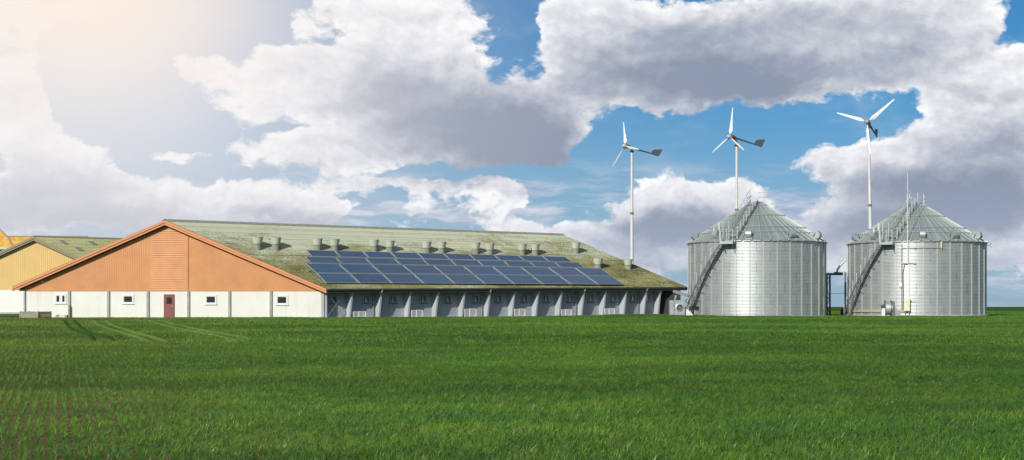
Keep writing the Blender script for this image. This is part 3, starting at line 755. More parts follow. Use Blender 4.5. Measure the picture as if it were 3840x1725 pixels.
def build_silo():
    root = empty('grain_silo', (0, 0, 0))
    kw = dict(local=True)
    m = MB(); m.lathe((0, 0, 0), [(SR+.05, -.4), (SR+.28, -.4), (SR+.28, .09), (SR-.02, .11)], 96); m.build('foundation_ring', M['concrete'], root, smooth=40, **kw)
    # corrugated wall
    pitch = .142; n = 256; nz = int(round((SH-.1)/pitch))*6; b = MB(); uv = []
    for j in range(nz+1):
        z = .1+(SH-.1)*j/nz; r = SR+.012*math.cos(2*math.pi*j/6)
        for i in range(n+1):
            th = 360*i/n-180; b.v.append(tuple(cyl(th, r, z))); uv.append(((th+180)/11.25+.5, (z-.1)/((SH-.1)/7)))
    for j in range(nz):
        for i in range(n):
            a = j*(n+1)+i; b.f.append((a, a+1, a+n+2, a+n+1)); b.m.append(0)
    b.build('silo_wall', M['silo'], root, smooth=True, uv=uv, **kw)
    # stiffeners
    proto = None
    for k in range(32):
        th = 5.62+11.25*k
        if 105 < (th % 360) < 255: continue
        if proto is None:
            m = MB()
            for dx in (-.075, .045):
                m.box((dx, -SR-.060, .1), (dx+.035, -SR+.0, SH-.03))
            m.box((-.04, -SR-.045, .1), (.045, -SR+.0, SH-.03))
            o = proto = m.build('wall_stiffener', M['stiff'], root, **kw)
        else:
            o = proto.copy(); COL.objects.link(o); o.parent = root
        o.rotation_euler.z = R(th)
    # bolted vertical joints
    m = MB(); th_ = (SH-.1)/7
    for k in range(32):
        th = 11.25*k
        if 105 < th < 255: continue
        for t_ in range(7):
            if (t_+k) % 2: continue
            z = .1+t_*th_
            for q in range(10):
                c = cyl(th, SR+.022, z+th_*(q+.5)/10); m.obox(c, cyl(th, 1, 0), Vector((math.cos(R(th)), math.sin(R(th)), 0)), Z_, .02, .035, .05)
    m.build('bolt_rows', M['galv_dark'], root, **kw)
    # roof
    NS = 48; b = MB(); uv = []
    for j in range(13):
        r = SR+.14+(CT-SR-.14)*j/12
        for i in range(NS*2+1):
            th = 360*i/(NS*2); b.v.append(tuple(cyl(th, r, cone_z(r)))); uv.append((i/2, j/3))
    for j in range(12):
        for i in range(NS*2):
            a = j*(NS*2+1)+i; b.f.append((a, a+1, a+NS*2+2, a+NS*2+1)); b.m.append(0)
    rf = b.build('silo_roof', M['silo_roof'], root, uv=uv, **kw)
    m = MB()
    for k in range(NS):
        th = 360*k/NS+3.75; a0, a1 = cyl(th, SR+.20, cone_z(SR+.20)+.045), cyl(th, CT+.05, cone_z(CT)+.045)
        if k % 2: a1 = cyl(th, 1.9, cone_z(1.9)+.045)
        m.bar(a0, a1, .05, .11)
    m.build('roof_ribs', M['stiff'], rf, **kw)
    m = MB()
    for k in range(NS):   # lip segments at the eave
        th0, th1 = 360*k/NS+4.4, 360*(k+1)/NS+3.1
        p0, p1 = cyl(th0, SR+.20, cone_z(SR+.2)+.0), cyl(th1, SR+.20, cone_z(SR+.2)+.0)
        m.bar(p0, p1, .05, .07)
    m.build('eave_lip', M['galv'], rf, **kw)
    for rr in (5.95, 5.07, 2.95, 1.15):
        pts = [cyl(360*k/96, rr, cone_z(rr)+.13+(.02 if k % 2 else -.015)) for k in range(97)]
        m = MB(); m.tube(pts, .032, 6, cap=False); m.build('roof_ring', M['galv'], rf, **kw)
    m = MB(); m.lathe((0, 0, 0), [(CT+.08, SA-.06), (CT+.10, SA+.10), (CT-.02, SA+.14), (.0, SA+.17)], 32); m.build('cap', M['galv_dark'], root, smooth=40, **kw)
    # spiral staircase
    TH0, TH1, Z0, Z1 = -65., -26., .05, SH-.32
    def st(u, r, dz=0): return cyl(TH0+(TH1-TH0)*u, r, Z0+(Z1-Z0)*u+dz)
    m = MB(); ns = 24
    for r in (SR+.26, SR+1.0):
        for k in range(ns):
            u0, u1 = k/ns, (k+1)/ns
            a0, a1, b0, b1 = st(u0, r, -.10), st(u1, r, -.10), st(u0, r, .22), st(u1, r, .22)
            nn = cyl(TH0+(TH1-TH0)*(u0+u1)/2, .04, 0)
            m.hexa([a0, a1, a1+nn, a0+nn, b0, b1, b1+nn, b0+nn])
    stair = m.build('staircase', M['stair'], root, **kw)
    m = MB(); nt = 34
    for k in range(nt):
        u = (k+.5)/nt; th = TH0+(TH1-TH0)*u; z = Z0+(Z1-Z0)*u
        tg = Vector((math.cos(R(th)), math.sin(R(th)), 0))
        m.obox(cyl(th, SR+.65, z+.02), cyl(th, 1, 0), tg, Z_, .70, .17, .035)
    m.build('stair_treads', M['galv_dark'], stair, **kw)
    m = MB(); r = SR+1.02
    for hh in (.62, 1.05): m.tube([st(k/ns, r, hh+.1) for k in range(ns+1)], .022, 6)
    for k in range(0, 10):
        u = k/9; m.bar(st(u, r, .0), st(u, r, 1.16), .05)
    m.build('handrail', M['galv'], stair, **kw)
    m = MB()
    for k in range(1, 9):
        u = k/9-.03; p = st(u, SR+1.0, -.05); m.bar(p, cyl(TH0+(TH1-TH0)*u+1.0, SR+.02, p.z-.75), .04)
    m.build('stair_brackets', M['galv_dark'], stair, **kw)
    # landing at the eave
    ta, tb = -26.5, -17.
    m = MB()
    m.hexa([cyl(ta, SR+.15, SH-.38), cyl(ta, SR+1.05, SH-.38), cyl(tb, SR+1.05, SH-.38), cyl(tb, SR+.15, SH-.38), cyl(ta, SR+.15, SH-.12), cyl(ta, SR+1.05, SH-.12), cyl(tb, SR+1.05, SH-.12), cyl(tb, SR+.15, SH-.12)])
    plat = m.build('landing', M['galv'], root, **kw)
    m = MB()
    for th in (ta, (ta+tb)/2+.5, tb): m.bar(cyl(th, SR+1.03, SH-.4), cyl(th, SR+1.03, SH+1.12), .05)
    for hh in (.5, 1.05):
        m.tube([cyl(ta+(tb-ta)*k/4, SR+1.03, SH+hh) for k in range(5)], .022, 6)
    for th in (-33, -29.5): m.bar(cyl(th, SR-.3, SH-.1), cyl(th, SR-.3, SH+1.9), .05)
    m.bar(cyl(-33, SR-.3, SH+1.85), cyl(-24, SR-.3, SH+1.85), .03); m.bar(cyl(-24, SR-.3, SH), cyl(-24, SR-.3, SH+1.95), .04)
    m.bar(cyl(-33, SR-.3, SH+1.0), cyl(-24, SR-.3, SH+1.0), .03)
    m.build('landing_rail', M['galv'], plat, **kw)
    m = MB()
    for th in (ta+1, tb-.5): m.bar(cyl(th, SR+.95, SH-.4), cyl(th+.5, SR+.02, SH-1.35), .045)
    m.build('landing_bracket', M['galv_dark'], plat, **kw)
    m = MB()
    m.obox(cyl(-33.5, SR-.25, SH+1.55), X_, Y_, Z_, .14, .06, .75); m.obox(cyl(-37.5, SR-.1, SH+.95), X_, Y_, Z_, .14, .06, .9)
    m.build('hatch_plate', M['galv'], plat, **kw)
    # roof stair, straight up the cone
    th = -19.; er = cyl(th, 1, 0); tg = Vector((math.cos(R(th)), math.sin(R(th)), 0))
    r0, r1 = SR+.10, .75
    def rp(u, side, dz): 
        r = r0+(r1-r0)*u; return er*r+tg*side+Vector((0, 0, cone_z(r)+dz))
    m = MB()
    for sd in (-.40, .40): 
        m.hexa([rp(0, sd-.025, .16), rp(0, sd+.025, .16), rp(1, sd+.025, .16), rp(1, sd-.025, .16), rp(0, sd-.025, .46), rp(0, sd+.025, .46), rp(1, sd+.025, .46), rp(1, sd-.025, .46)])
    ls = m.build('roof_stair', M['galv'], root, **kw)
    m = MB(); n_ = 27
    for k in range(n_): 
        c = rp((k+.5)/n_, 0, .36); m.obox(c, tg, er, Z_, .80, .17, .035)
    m.build('stair_treads', M['galv'], ls, **kw)
    m = MB()
    for k in range(8):
        u = k/7.2+.02
        a = rp(u, .43, .05); m.bar(a, a+Z_*(1.25), .05); m.obox(a+Z_*.02, tg, er, Z_, .16, .16, .03)
        a = rp(u, -.43, .25); m.bar(a, a+Z_*(1.3), .025)
    for sd, hs in ((-.43, (.75, 1.5)), ):
        for hh in hs: m.tube([rp(0, sd, hh), rp(1.04, sd, hh)], .018, 6)
    m.build('handrail', M['galv'], ls, **kw)
    # crown rails around the cap
    m = MB(); z = SA
    for (x, y) in ((-.72, -.5), (-.95, .3), (.15, -.6), (.75, -.4), (.82, .4)):
        m.bar((x, y, z-.1), (x, y, z+1.15), .045)
    for hh in (.6, 1.12):
        m.bar((.15, -.6, z+hh), (.75, -.4, z+hh), .035); m.bar((.75, -.4, z+hh), (.82, .4, z+hh), .035); m.bar((-.72, -.5, z+hh), (-.95, .3, z+hh), .035)
    m.bar((-.9, -.5, z+.55), (-.45, -.45, z+.75), .16, .12); m.bar((-.72, -.5, z+1.1), (-.72, -.5, z+1.45), .03)
    m.obox((.12, -.55, z+.02), X_, Y_, Z_, .34, .3, .3)
    m.build('crown_rail', M['galv'], root, **kw)
    return root

def hood(root, th):
    er = cyl(th, 1, 0); tg = Vector((math.cos(R(th)), math.sin(R(th)), 0)); r = SR-.30; c = er*r+Z_*(cone_z(r)+.36)
    m = MB(); n = 22; pts = []
    for k in range(n+1):        # rounded drum, flat at the back
        a = math.pi*2*k/n*.80-.9
        pts.append(c+er*math.cos(a)*.44+Z_*math.sin(a)*.44)
    pts.append(c-er*.42-Z_*.30)
    m.prism([p-tg*.27 for p in pts], tg*.54)
    m.bar(c-Z_*.45-er*.1-tg*.3, c-Z_*.45-er*.1+tg*.3, .5, .10)
    return m.build('roof_vent', M['galv'], root, smooth=40, local=True)

silo = build_silo()
silo2 = copy_tree(silo)
for th in (-66, -36, -6.5, 31, 63): hood(silo, th)
for th in (-64, -38, 5, 33, 64): hood(silo2, th)
for o, (x, Y) in ((silo, (2837, 156.3)), (silo2, (3436, 159.0))):
    X = (x-CX)/F*Y; o.location = (X, Y, 0 if o is silo else .06); o.rotation_euler.z = -math.atan2(X, Y)
tag(silo, 'corrugated steel grain silo next to the barn end, the left one of the pair', 'silo', 'grain silos with conical roofs')
tag(silo2, 'corrugated steel grain silo with a white mast and cream cabinet, further from the barn', 'silo', 'grain silos with conical roofs')
def S1(th, r, z): return silo.matrix_basis @ cyl(th, r, z)
def S2(th, r, z): return silo2.matrix_basis @ cyl(th, r, z)
# conduits fixed on the second silo
def th_of(x, o, r):     # angle on the silo whose projection falls on pixel column x
    best = min(((abs(px(o.matrix_basis @ cyl(t/4, r, 3))[0]-x), t/4) for t in range(-340, 341)))
    return best[1]
kw = dict(local=True)
m = MB(); r = SR+.12; t0 = th_of(3381, silo2, r); t1 = th_of(3404, silo2, r); t2 = th_of(3430, silo2, r)
def zz(y, Y=152): return HC+(HY-y)/F*Y-.06
m.tube([cyl(t0, r, .5), cyl(t0, r, zz(915))], .05, 6)
m.tube([cyl(t0-1, r, zz(929))]+[cyl(t0+(th_of(3530, silo2, r)-t0)*k/6, r, zz(929)) for k in range(7)], .035, 6)
m.tube([cyl(t0-1, r, zz(987)), cyl(t1, r, zz(987)), cyl(t2, r, zz(987))], .035, 6)
for tt in (t0, t2): 
    for y in (929, 987): m.obox(cyl(tt, r+.02, zz(y)), X_, Y_, Z_, .16, .1, .12)
m.build('conduit', M['galv'], silo2, **kw)
m = MB(); m.tube([cyl(t0+1.1, r, .45), cyl(t0+1.3, r, 2.2), cyl(t0+1.0, r, 4.4), cyl(t0+2.2, r, zz(990)), cyl(t1, r+.05, zz(987))], .03, 6); m.build('conduit_cable', M['cable'], silo2, **kw)
m = MB(); c = cyl(th_of(3377, silo2, SR+.2), SR+.2, zz(1068)); m.obox(c, X_, Y_, Z_, .27, .16, .37)
m.bar(c-Z_*.18, c-Z_*.32, .05); m.build('junction_box', M['plastic_white'], silo2, **kw)
m = MB(); a = cyl(th_of(3530, silo2, SR+.2), SR+.22, zz(919)); m.tube([a-Z_*.28, a+Z_*.34], .075, 10); m.bar(a-Z_*.4, a-Z_*.28, .05); m.build('floodlight', M['cream'], silo2, **kw)
# radio mast: white lower tube, thin whip
m = MB(); rr = SR+.20; b0 = cyl(t1, rr, zz(990)); top = zz(765, 153)
m.tube([b0, Vector((b0.x, b0.y, top))], [.042, .034], 8); m.tube([Vector((b0.x, b0.y, top)), Vector((b0.x, b0.y, zz(715, 153)))], .024, 6)
m.tube([Vector((b0.x, b0.y, zz(715, 153))), Vector((b0.x, b0.y, zz(648, 153)))], [.034, .016], 6); m.build('mast', M['plastic_white'], silo2, smooth=40, **kw)
m = MB(); a = cyl(88, SR+.05, zz(923, 159)); e_ = Vector((1, -.2, 0)).normalized()
m.bar(a, a+X_*.28, .06); m.lathe(a+X_*.34, [(.0, 0), (.10, .02), (.24, .10), (.25, .12), (.10, .05), (.0, .03)], 16, axis=(1, -.5, .05)); m.obox(a+X_*.48-Z_*.02, X_, Y_, Z_, .1, .1, .14)
m.build('dish_antenna', M['plastic_white'], silo2, smooth=40, **kw)
m = MB()
ta, tb = -70, th_of(3395, silo2, SR+.15)
for z in (.42, .56): m.tube([cyl(ta+(tb-ta)*k/12, SR+.14, z) for k in range(13)], .045, 6)
m.build('cable_pipe', M['cream_pipe'], silo2, **kw)

# ------------------------------------------------------------------ things around the silos
def ground_pt(x, y): 
    Y = F*HC/(y-HY); return Vector(((x-CX)/F*Y, Y, 0))
# cream cabinet
def face_dir(p): 
    d = Vector((-p[0], -p[1], 0)).normalized(); return d, Vector((-d.y, d.x, 0))
p = S2(th_of(3402, silo2, SR+.32), SR+.30, 0)
d, e = face_dir(p); e = -e if e.x < 0 else e
d = (silo2.matrix_basis.to_3x3() @ cyl(th_of(3402, silo2, SR), 1, 0)).normalized(); e = Vector((-d.y, d.x, 0))
cab = empty('control_cabinet', Vector((p.x, p.y, .55)), label='cream metal control cabinet mounted in front of the right silo', cat='cabinet')
m = MB(); m.obox(Vector((p.x, p.y, 1.13)), e, d, Z_, .60, .28, 1.16); m.obox(Vector((p.x, p.y, 1.735)), e, d, Z_, .68, .36, .05); m.build('casing', M['cream'], cab)
m = MB(); m.obox(Vector((p.x, p.y, 1.13))+d*.152, e, d, Z_, .55, .02, 1.08); dd = m.build('door', M['cream'], cab)
m = MB(); m.obox(Vector((p.x, p.y, 1.53))+d*.168, e, d, Z_, .08, .012, .06); m.obox(Vector((p.x, p.y, 1.42))+d*.168, e, d, Z_, .06, .012, .05); m.obox(Vector((p.x, p.y, 1.1))+d*.17+e*.22, e, d, Z_, .03, .03, .12); m.build('label_plate', M['galv_dark'], dd)
m = MB(); 
for sx in (-.2, .2): m.bar(Vector((p.x, p.y, .55))+e*sx, Vector((p.x, p.y, .0))+e*sx-d*.1, .05)
m.bar(Vector((p.x, p.y, 1.6))+e*-.34, Vector((p.x, p.y, 1.6))+e*1.1, .03)
m.build('bracket', M['galv'], cab)

# blower beside the right silo: drum between two square plates, outlet wedge to the silo
def blower(loc, rz, label):
    g = empty('grain_blower', loc, rz, label=label, cat='blower')
    kw = dict(local=True); s = 1.62       # overall height
    # local: +x to the right, -y to the viewer
    m = MB()
    for (x, t_) in ((-.29, .03), (.29, .03)): 
        m.prism([(x-t_/2, -.10, 0), (x-t_/2, 1.1, 0), (x-t_/2, 1.1, .45), (x-t_/2, .95, s), (x-t_/2, -.10, s)], (t_, 0, 0))
    m.build('side_plate', M['galv_dark'], g, **kw)
    m = MB(); m.lathe((-.27, .36, .80), [(.60, 0), (.66, .01), (.66, .53), (.60, .54)], 36, axis=(1, 0, 0)); m.build('fan_drum', M['galv'], g, smooth=30, **kw)
    m = MB()
    for (r0, x0, x1) in ((.46, .31, .42), (.36, .31, .40)): m.lathe((x0, .38, .80), [(r0-.05, 0), (r0, 0), (r0, x1-x0), (r0-.05, x1-x0)], 32, axis=(1, 0, 0))
    m.lathe((.32, .38, .80), [(.14, 0), (.12, .12), (.0, .14)], 20, axis=(1, 0, 0)); m.build('inlet_ring', M['galv'], g, smooth=30, **kw)
    m = MB(); m.prism([(.31, .1, 0), (.31, .1, s-.1), (.31, .9, s-.1), (.31, .9, 0)], (.35, 0, 0)); m.build('fan_box', M['galv_dark'], g, **kw)
    m = MB(); m.hexa([(.66, .15, .02), (1.22, .2, .02), (1.22, .8, .02), (.66, .9, .02), (.66, .15, 1.0), (1.22, .2, .30), (1.22, .8, .30), (.66, .9, 1.0)]); m.build('outlet_duct', M['galv'], g, **kw)
    m = MB(); m.hexa([(-.66, -.05, 0), (-.32, -.05, 0), (-.32, .9, 0), (-.66, .9, 0), (-.60, -.05, .82), (-.32, -.05, .82), (-.32, .9, .82), (-.60, .9, .82)]); m.build('motor_cover', M['trim_white'], g, **kw)
    m = MB(); m.lathe((-.66, .4, 1.0), [(.0, 0), (.16, 0), (.17, .05), (.17, .33), (.0, .34)], 18, axis=(1, 0, 0)); m.build('motor', M['painted_dark'], g, smooth=30, **kw)
    return g
q = P(3333, 1184, 149.0); blower((q.x-.15, 148.6, .03), -math.atan2(q.x, 149.0)*.6, 'galvanised drum blower standing at the foot of the right silo')

# big fan box at the left of silo one
q0, q1 = P(2512, 1182, 148.2), P(2568, 1182, 148.2)
fx = empty('fan_unit', Vector(((q0.x+q1.x)/2, 148.2, 0)), label='square grey fan unit with a round inlet between the barn end and the left silo', cat='fan unit')
a, c = P(2527, 1150, 148.2).x, q1.x; H = P(0, 1126, 148.2).z; xc = P(2548, 0, 148.2).x; zc = P(0, 1153, 148.2).z
m = MB(); n = 28; rI = .31
# front plate with a round hole
i0 = len(m.v)
ring = [(xc+rI*math.cos(2*math.pi*k/n), 148.2, zc+rI*math.sin(2*math.pi*k/n)) for k in range(n)]
def sq(k):
    an = 2*math.pi*k/n; cx_, cy_ = math.cos(an), math.sin(an); bx = (c-xc) if cx_ > 0 else (xc-a); bz = (H-zc) if cy_ > 0 else (zc+.1)
    tt = min(bx/abs(cx_) if abs(cx_) > 1e-6 else 9, bz/abs(cy_) if abs(cy_) > 1e-6 else 9); return (xc+tt*cx_, 148.2, zc+tt*cy_)
outer = [sq(k) for k in range(n)]
for k in range(n): m.quad(ring[k], outer[k], outer[(k+1) % n], ring[(k+1) % n])
for (p_, q_) in (((a, 148.2), (c, 148.2)),): pass
m.quad((a, 148.2, -.1), (a, 149.4, -.1), (a, 149.4, H), (a, 148.2, H)); m.quad((c, 148.2, -.1), (c, 149.4, -.1), (c, 149.4, H), (c, 148.2, H)); m.quad((a, 148.2, H), (c, 148.2, H), (c, 149.4, H), (a, 149.4, H)); m.quad((a, 149.4, -.1), (c, 149.4, -.1), (c, 149.4, H), (a, 149.4, H))
m.build('casing', M['galv'], fx)
m = MB(); m.lathe((xc, 148.2, zc), [(rI+.10, -.001), (rI+.10, .04), (rI, .07), (rI-.02, .0), (rI-.03, -.35), (.0, -.4)], 32, axis=(0, -1, 0), ms=[0, 0, 0, 1, 1]); m.build('inlet_ring', [M['galv'], M['nacelle']], fx, smooth=40)
m = MB()
for rr in (.08, .16, .24): m.lathe((xc, 148.17, zc), [(rr, 0), (rr+.012, .01), (rr, .02)], 24, axis=(0, -1, 0))
for k in range(4): 
    an = math.pi*k/4; m.bar((xc-rI*math.cos(an), 148.16, zc-rI*math.sin(an)), (xc+rI*math.cos(an), 148.16, zc+rI*math.sin(an)), .012)
m.build('inlet_grille', M['galv'], fx)
m = MB(); a0 = q0.x; m.prism([(a0, 148.35, -.1), (a-.004, 148.35, -.1), (a-.004, 148.35, H), (a0, 148.35, H)], (0, .9, 0)); m.build('side_casing', M['galv'], fx)
m = MB(); m.tube([(a-.02, 148.16, .0), (a-.02, 148.16, H)], .03, 8); m.obox((a-.02, 148.12, .75), X_, Y_, Z_, .07, .07, .14); m.obox((a-.02, 148.12, 1.15), X_, Y_, Z_, .06, .06, .1); m.build('hinge_post', M['post'], fx)
m = MB(); m.prism([(c+.004, 148.5, -.1), (P(2600, 0, 148.5).x, 148.5, -.1), (P(2600, 0, 148.5).x, 148.5, .16), (P(2588, 0, 148.5).x, 148.5, .50), (c+.004, 148.5, .98)], (0, .8, 0)); m.build('outlet_duct', M['trim_white'], fx)
# sloping spout from the barn to the silo
a, c = P(2528, 1092, 153), P(2583, 1110, 151)
sp = empty('feed_spout', (a+c)/2, label='grey sloping chute leading from under the barn eave to the left silo', cat='chute')
m = MB(); m.bar(a, c, .30, .24); m.build('chute', M['galv'], sp)
m = MB(); q = P(2535, 1107, 152); m.bar(q, P(2523, 1150, 152), .13); m.build('chute_support', M['galv'], sp)

# steel conveyor frame between the silos
YF = 160.
def Q(x, y, Y=YF): return P(x, y, Y)
fr = empty('conveyor_frame', Vector((Q(3104, 0).x, YF, 0)), label='dark steel trestle with crossed braces between the two silos', cat='trestle')
m = MB()
for x in (3112, 3091): 
    a = Q(x, 1030); m.bar((a.x, YF, -.1), a, .17)
m.bar((Q(3112, 0).x, YF+1.4, -.1), (Q(3112, 0).x, YF+1.4, Q(0, 1030).z), .13)
m.build('leg', M['painted_dark'], fr)
m = MB(); 
for y in (1042, 1117): m.bar(Q(3091, y), Q(3112, y), .12)
m.build('cross_beam', M['painted_dark'], fr)
m = MB()
for (y0, y1) in ((1042, 1117), (1117, 1178)): 
    m.bar(Q(3092, y0), Q(3111, y1), .035); m.bar(Q(3111, y0), Q(3092, y1), .035)
m.build('brace', M['painted_dark'], fr)
m = MB(); m.bar(Q(3080, 1028), Q(3158, 1028), .5, .22); m.bar(Q(3128, 1025.5), Q(3159, 1027), .55, .30); m.build('conveyor_trough', M['painted_dark'], fr)
m = MB(); m.tube([Q(3138, 1024), Q(3141, 1010), Q(3152, 994), Q(3166, 980), Q(3170, 976)], .11, 10); m.build('discharge_pipe', M['galv'], fr, smooth=60)
po = empty('pipe_pole', Vector((Q(3170, 0).x, YF, 0)), label='tall thin pole, pale above and dark below, left of the right silo', cat='pole')
m = MB(); X = Q(3170, 0).x; m.tube([(X, YF, Q(0, 1058).z), (X, YF, Q(0, 971).z)], .085, 10); m.build('upper_tube', M['white_paint'], po, smooth=50)
m = MB(); m.tube([(X, YF, -.1), (X, YF, Q(0, 1058).z)], .10, 10); m.build('lower_tube', M['painted_dark'], po, smooth=50)
for y, x0, x1 in ((1024, 3170, 3192), (1100, 3112, 3192)):
    m = MB(); m.tube([Q(x0+(x1-x0)*k/8, y+1.2*math.sin(math.pi*k/8)) for k in range(9)], .018, 5)
    tag(m.build('cable', M['cable']), 'thin dark cable from the %s to the right silo' % ('pale top of the thin pole' if y == 1024 else 'braced steel trestle'), 'cable')
# white panel and dark barrow behind the stair foot of silo two
m = MB(); a, c = Q(3174, 1150, 163), Q(3189, 1124, 163); m.box((a.x, 163, a.z), (c.x, 163.1, c.z)); m.bar((a.x+.1, 163.05, 0), (a.x+.1, 163.05, a.z), .06); m.bar((c.x-.05, 163.05, 0), (c.x-.05, 163.05, a.z), .06)
tag(m.build('notice_board', M['cream']), 'small cream board on posts behind the foot of the right silo stairs', 'board')
tr = empty('old_tyre', Vector((Q(3166, 0, 161).x, 161, 0)), label='dark tyre standing on the ground between the silos', cat='tyre')
m = MB(); c = Vector((Q(3167, 0, 161).x, 161, .45)); m.lathe(c, [(.22, -.1), (.42, -.13), (.48, -.07), (.48, .07), (.42, .13), (.22, .1)], 24, axis=(-.4, 1, 0)); m.build('tread', M['cable'], tr, smooth=40)
m = MB(); m.lathe(c, [(.0, -.03), (.22, -.05), (.22, .05), (.0, .03)], 20, axis=(-.4, 1, 0)); m.build('rim', M['nacelle'], tr, smooth=40)
# ------------------------------------------------------------------ wind turbines
def turbine(hubpx, pole_x, pole_top, Y, az, el, psi, Rpx, w0, w1, flange, vane, label, foot_x=None):
    hub = P(hubpx[0], hubpx[1], Y); a, e = R(az), R(el)
    n = Vector((math.sin(a)*math.cos(e), -math.cos(a)*math.cos(e), math.sin(e)))
    u = n.cross(Z_).normalized(); w = u.cross(n)
    RL = Rpx/F*Y
    g = empty('wind_turbine', Vector((P(foot_x or pole_x, 0, Y).x, Y, 0)), label=label, cat='wind turbine', group='small three bladed wind turbines')
    nh = Vector((n.x, n.y, 0)).normalized()
    pb = P(foot_x or pole_x, 1175, Y); pb.z = 0; pt = P(pole_x, pole_top, Y)
    # the pole stands a little behind the rotor
    m = MB(); r1, r0 = w1/2/F*Y, w0/2/F*Y
    m.tube([pb, pb.lerp(pt, .35), pb.lerp(pt, .70), pt], [r0, r0*.72+r1*.28, r0*.3+r1*.7, r1], 14); tw = m.build('tower', M['tower_paint'], g, smooth=50)
    m = MB(); k = (HC+(HY-flange)/F*Y)/pt.z; c = pb.lerp(pt, k); rr = (r0+(r1-r0)*k)
    m.lathe(c, [(rr, -.16), (rr*1.35, -.14), (rr*1.35, -.04), (rr*1.02, -.03), (rr*1.02, .03), (rr*1.35, .04), (rr*1.35, .14), (rr, .16)], 16)
    m.build('flange', M['rust'], tw, smooth=30)
    # nacelle and yaw bearing
    back = hub-n*.95
    m = MB(); m.lathe(pt-Z_*.05, [(r1*1.1, -.1), (r1*1.9, .0), (r1*1.9, .10), (r1*1.2, .16), (r1*.9, .35)], 14)
    yk = pt+Z_*.28
    m.bar(yk, back, .24, .26); m.lathe(hub-n*.15, [(.16, 0), (.26, -.1), (.27, -.55), (.20, -.85), (.0, -.9)], 16, axis=n); m.bar(hub-n*.3+Z_*.24, hub-n*.75+Z_*.22, .1, .14)
    m.build('nacelle', M['nacelle'], g, smooth=35)
    m = MB(); m.lathe(hub, [(.0, .42), (.12, .38), (.22, .25), (.27, .05), (.24, -.12), (.0, -.16)], 18, axis=n); m.build('hub', M['hub'], g, smooth=50)
    for i in range(3):
        ph = R(psi+120*i); d = u*math.cos(ph)+w*math.sin(ph); tg = n.cross(d)
        m = MB(); st = []
        # chord profile: narrow root, wide shoulder, long taper
        for (t, ch, tw_) in ((.055, .035, 55), (.10, .035, 50), (.20, .118, 34), (.24, .120, 30), (.45, .090, 18), (.75, .058, 9), (.97, .036, 5), (1.0, .016, 5)):
            cdir = (tg*math.cos(R(tw_))+n*math.sin(R(tw_))); ndir = d.cross(cdir)
            c = hub+d*RL*t; lead = cdir*ch*RL*.30; trail = -cdir*ch*RL*.70; th = ch*RL*.09+.012
            st.append([c+lead, c+lead*.4+ndir*th, c+trail*.3+ndir*th, c+trail, c+trail*.3-ndir*th*.6, c+lead*.4-ndir*th])
        i0 = len(m.v)
        for s in st: m.v += [tuple(q) for q in s]
        for k in range(len(st)-1):
            for q in range(6): a_ = i0+k*6+q; b_ = i0+k*6+(q+1) % 6; m.f.append((a_, b_, b_+6, a_+6)); m.m.append(0)
        m.f.append(tuple(i0+(len(st)-1)*6+q for q in range(6))); m.m.append(0)
        bl = m.build('blade', M['white_paint'], g, smooth=40)
        m = MB(); m.tube([hub+d*.12, hub+d*.075*RL+d*.1], .075, 8); m.obox(hub+d*.30-n*.05, d, tg, n, .18, .22, .16); m.build('blade_root', M['rust'], bl, smooth=40)
    # tail boom and vane, in the vertical plane through the rotor axis
    def tp(x, y):     # pixel -> point in that plane
        k = (x-CX)/F; L = 0
        # hub - nh*L ; X = k*Y
        L = (k*hub.y-hub.x)/(-nh.x+k*nh.y); q = hub-nh*L; return Vector((q.x, q.y, HC+(HY-y)/F*q.y))
    pts = [tp(*v) for v in vane]
    end = pts[0].lerp(pts[-1], .75) if True else None
    m = MB(); m.tube([back, pts[0]+(pts[-1]-pts[0])*.1, pts[-1]], [.13, .09, .07], 8); m.build('tail_boom', M['vane'], g, smooth=50)
    side = nh.cross(Z_)*.05
    m = MB(); m.prism([p-side/2 for p in pts], side); m.build('tail_vane', M['vane'], g)
    return g
z1 = lambda x, y: (2260+x/4.45, 440+y/4.45)
z2 = lambda x, y: (2640+x/4.45, 380+y/4.45)
z3 = lambda x, y: (3110+x/3.857, 350+y/3.857)
turbine((2343, 548), 2369.5, 568, 200., -60, 9, 72, 99.8, 15, 8.4, 1197-50 if False else 1102*0+1196 if False else 1080-280, [z1(800, 598), z1(838, 548), z1(855, 537), z1(985, 533), z1(996, 545), z1(940, 645), z1(925, 645)],
        'small white wind turbine rising behind the barn roof, leftmost of three')
turbine((2735.5, 512.6), 2762.5, 545, 200., -60, 6, 332, 111, 15, 8.4, 787, [z2(830, 710), z2(870, 655), z2(890, 640), z2(1010, 634), z2(1018, 645), z2(970, 756), z2(955, 757)],
        'white wind turbine behind the left silo with its tail pointing right, middle of three')
turbine((3251, 457.6), 3257, 478, 200., -33, 12, 260, 129, 16, 9.0, 770, [z3(650, 565), z3(658, 525), z3(665, 515), z3(695, 520), z3(702, 530), z3(692, 630)],
        'white wind turbine behind the right silo facing the camera, tallest of the three', foot_x=3270)

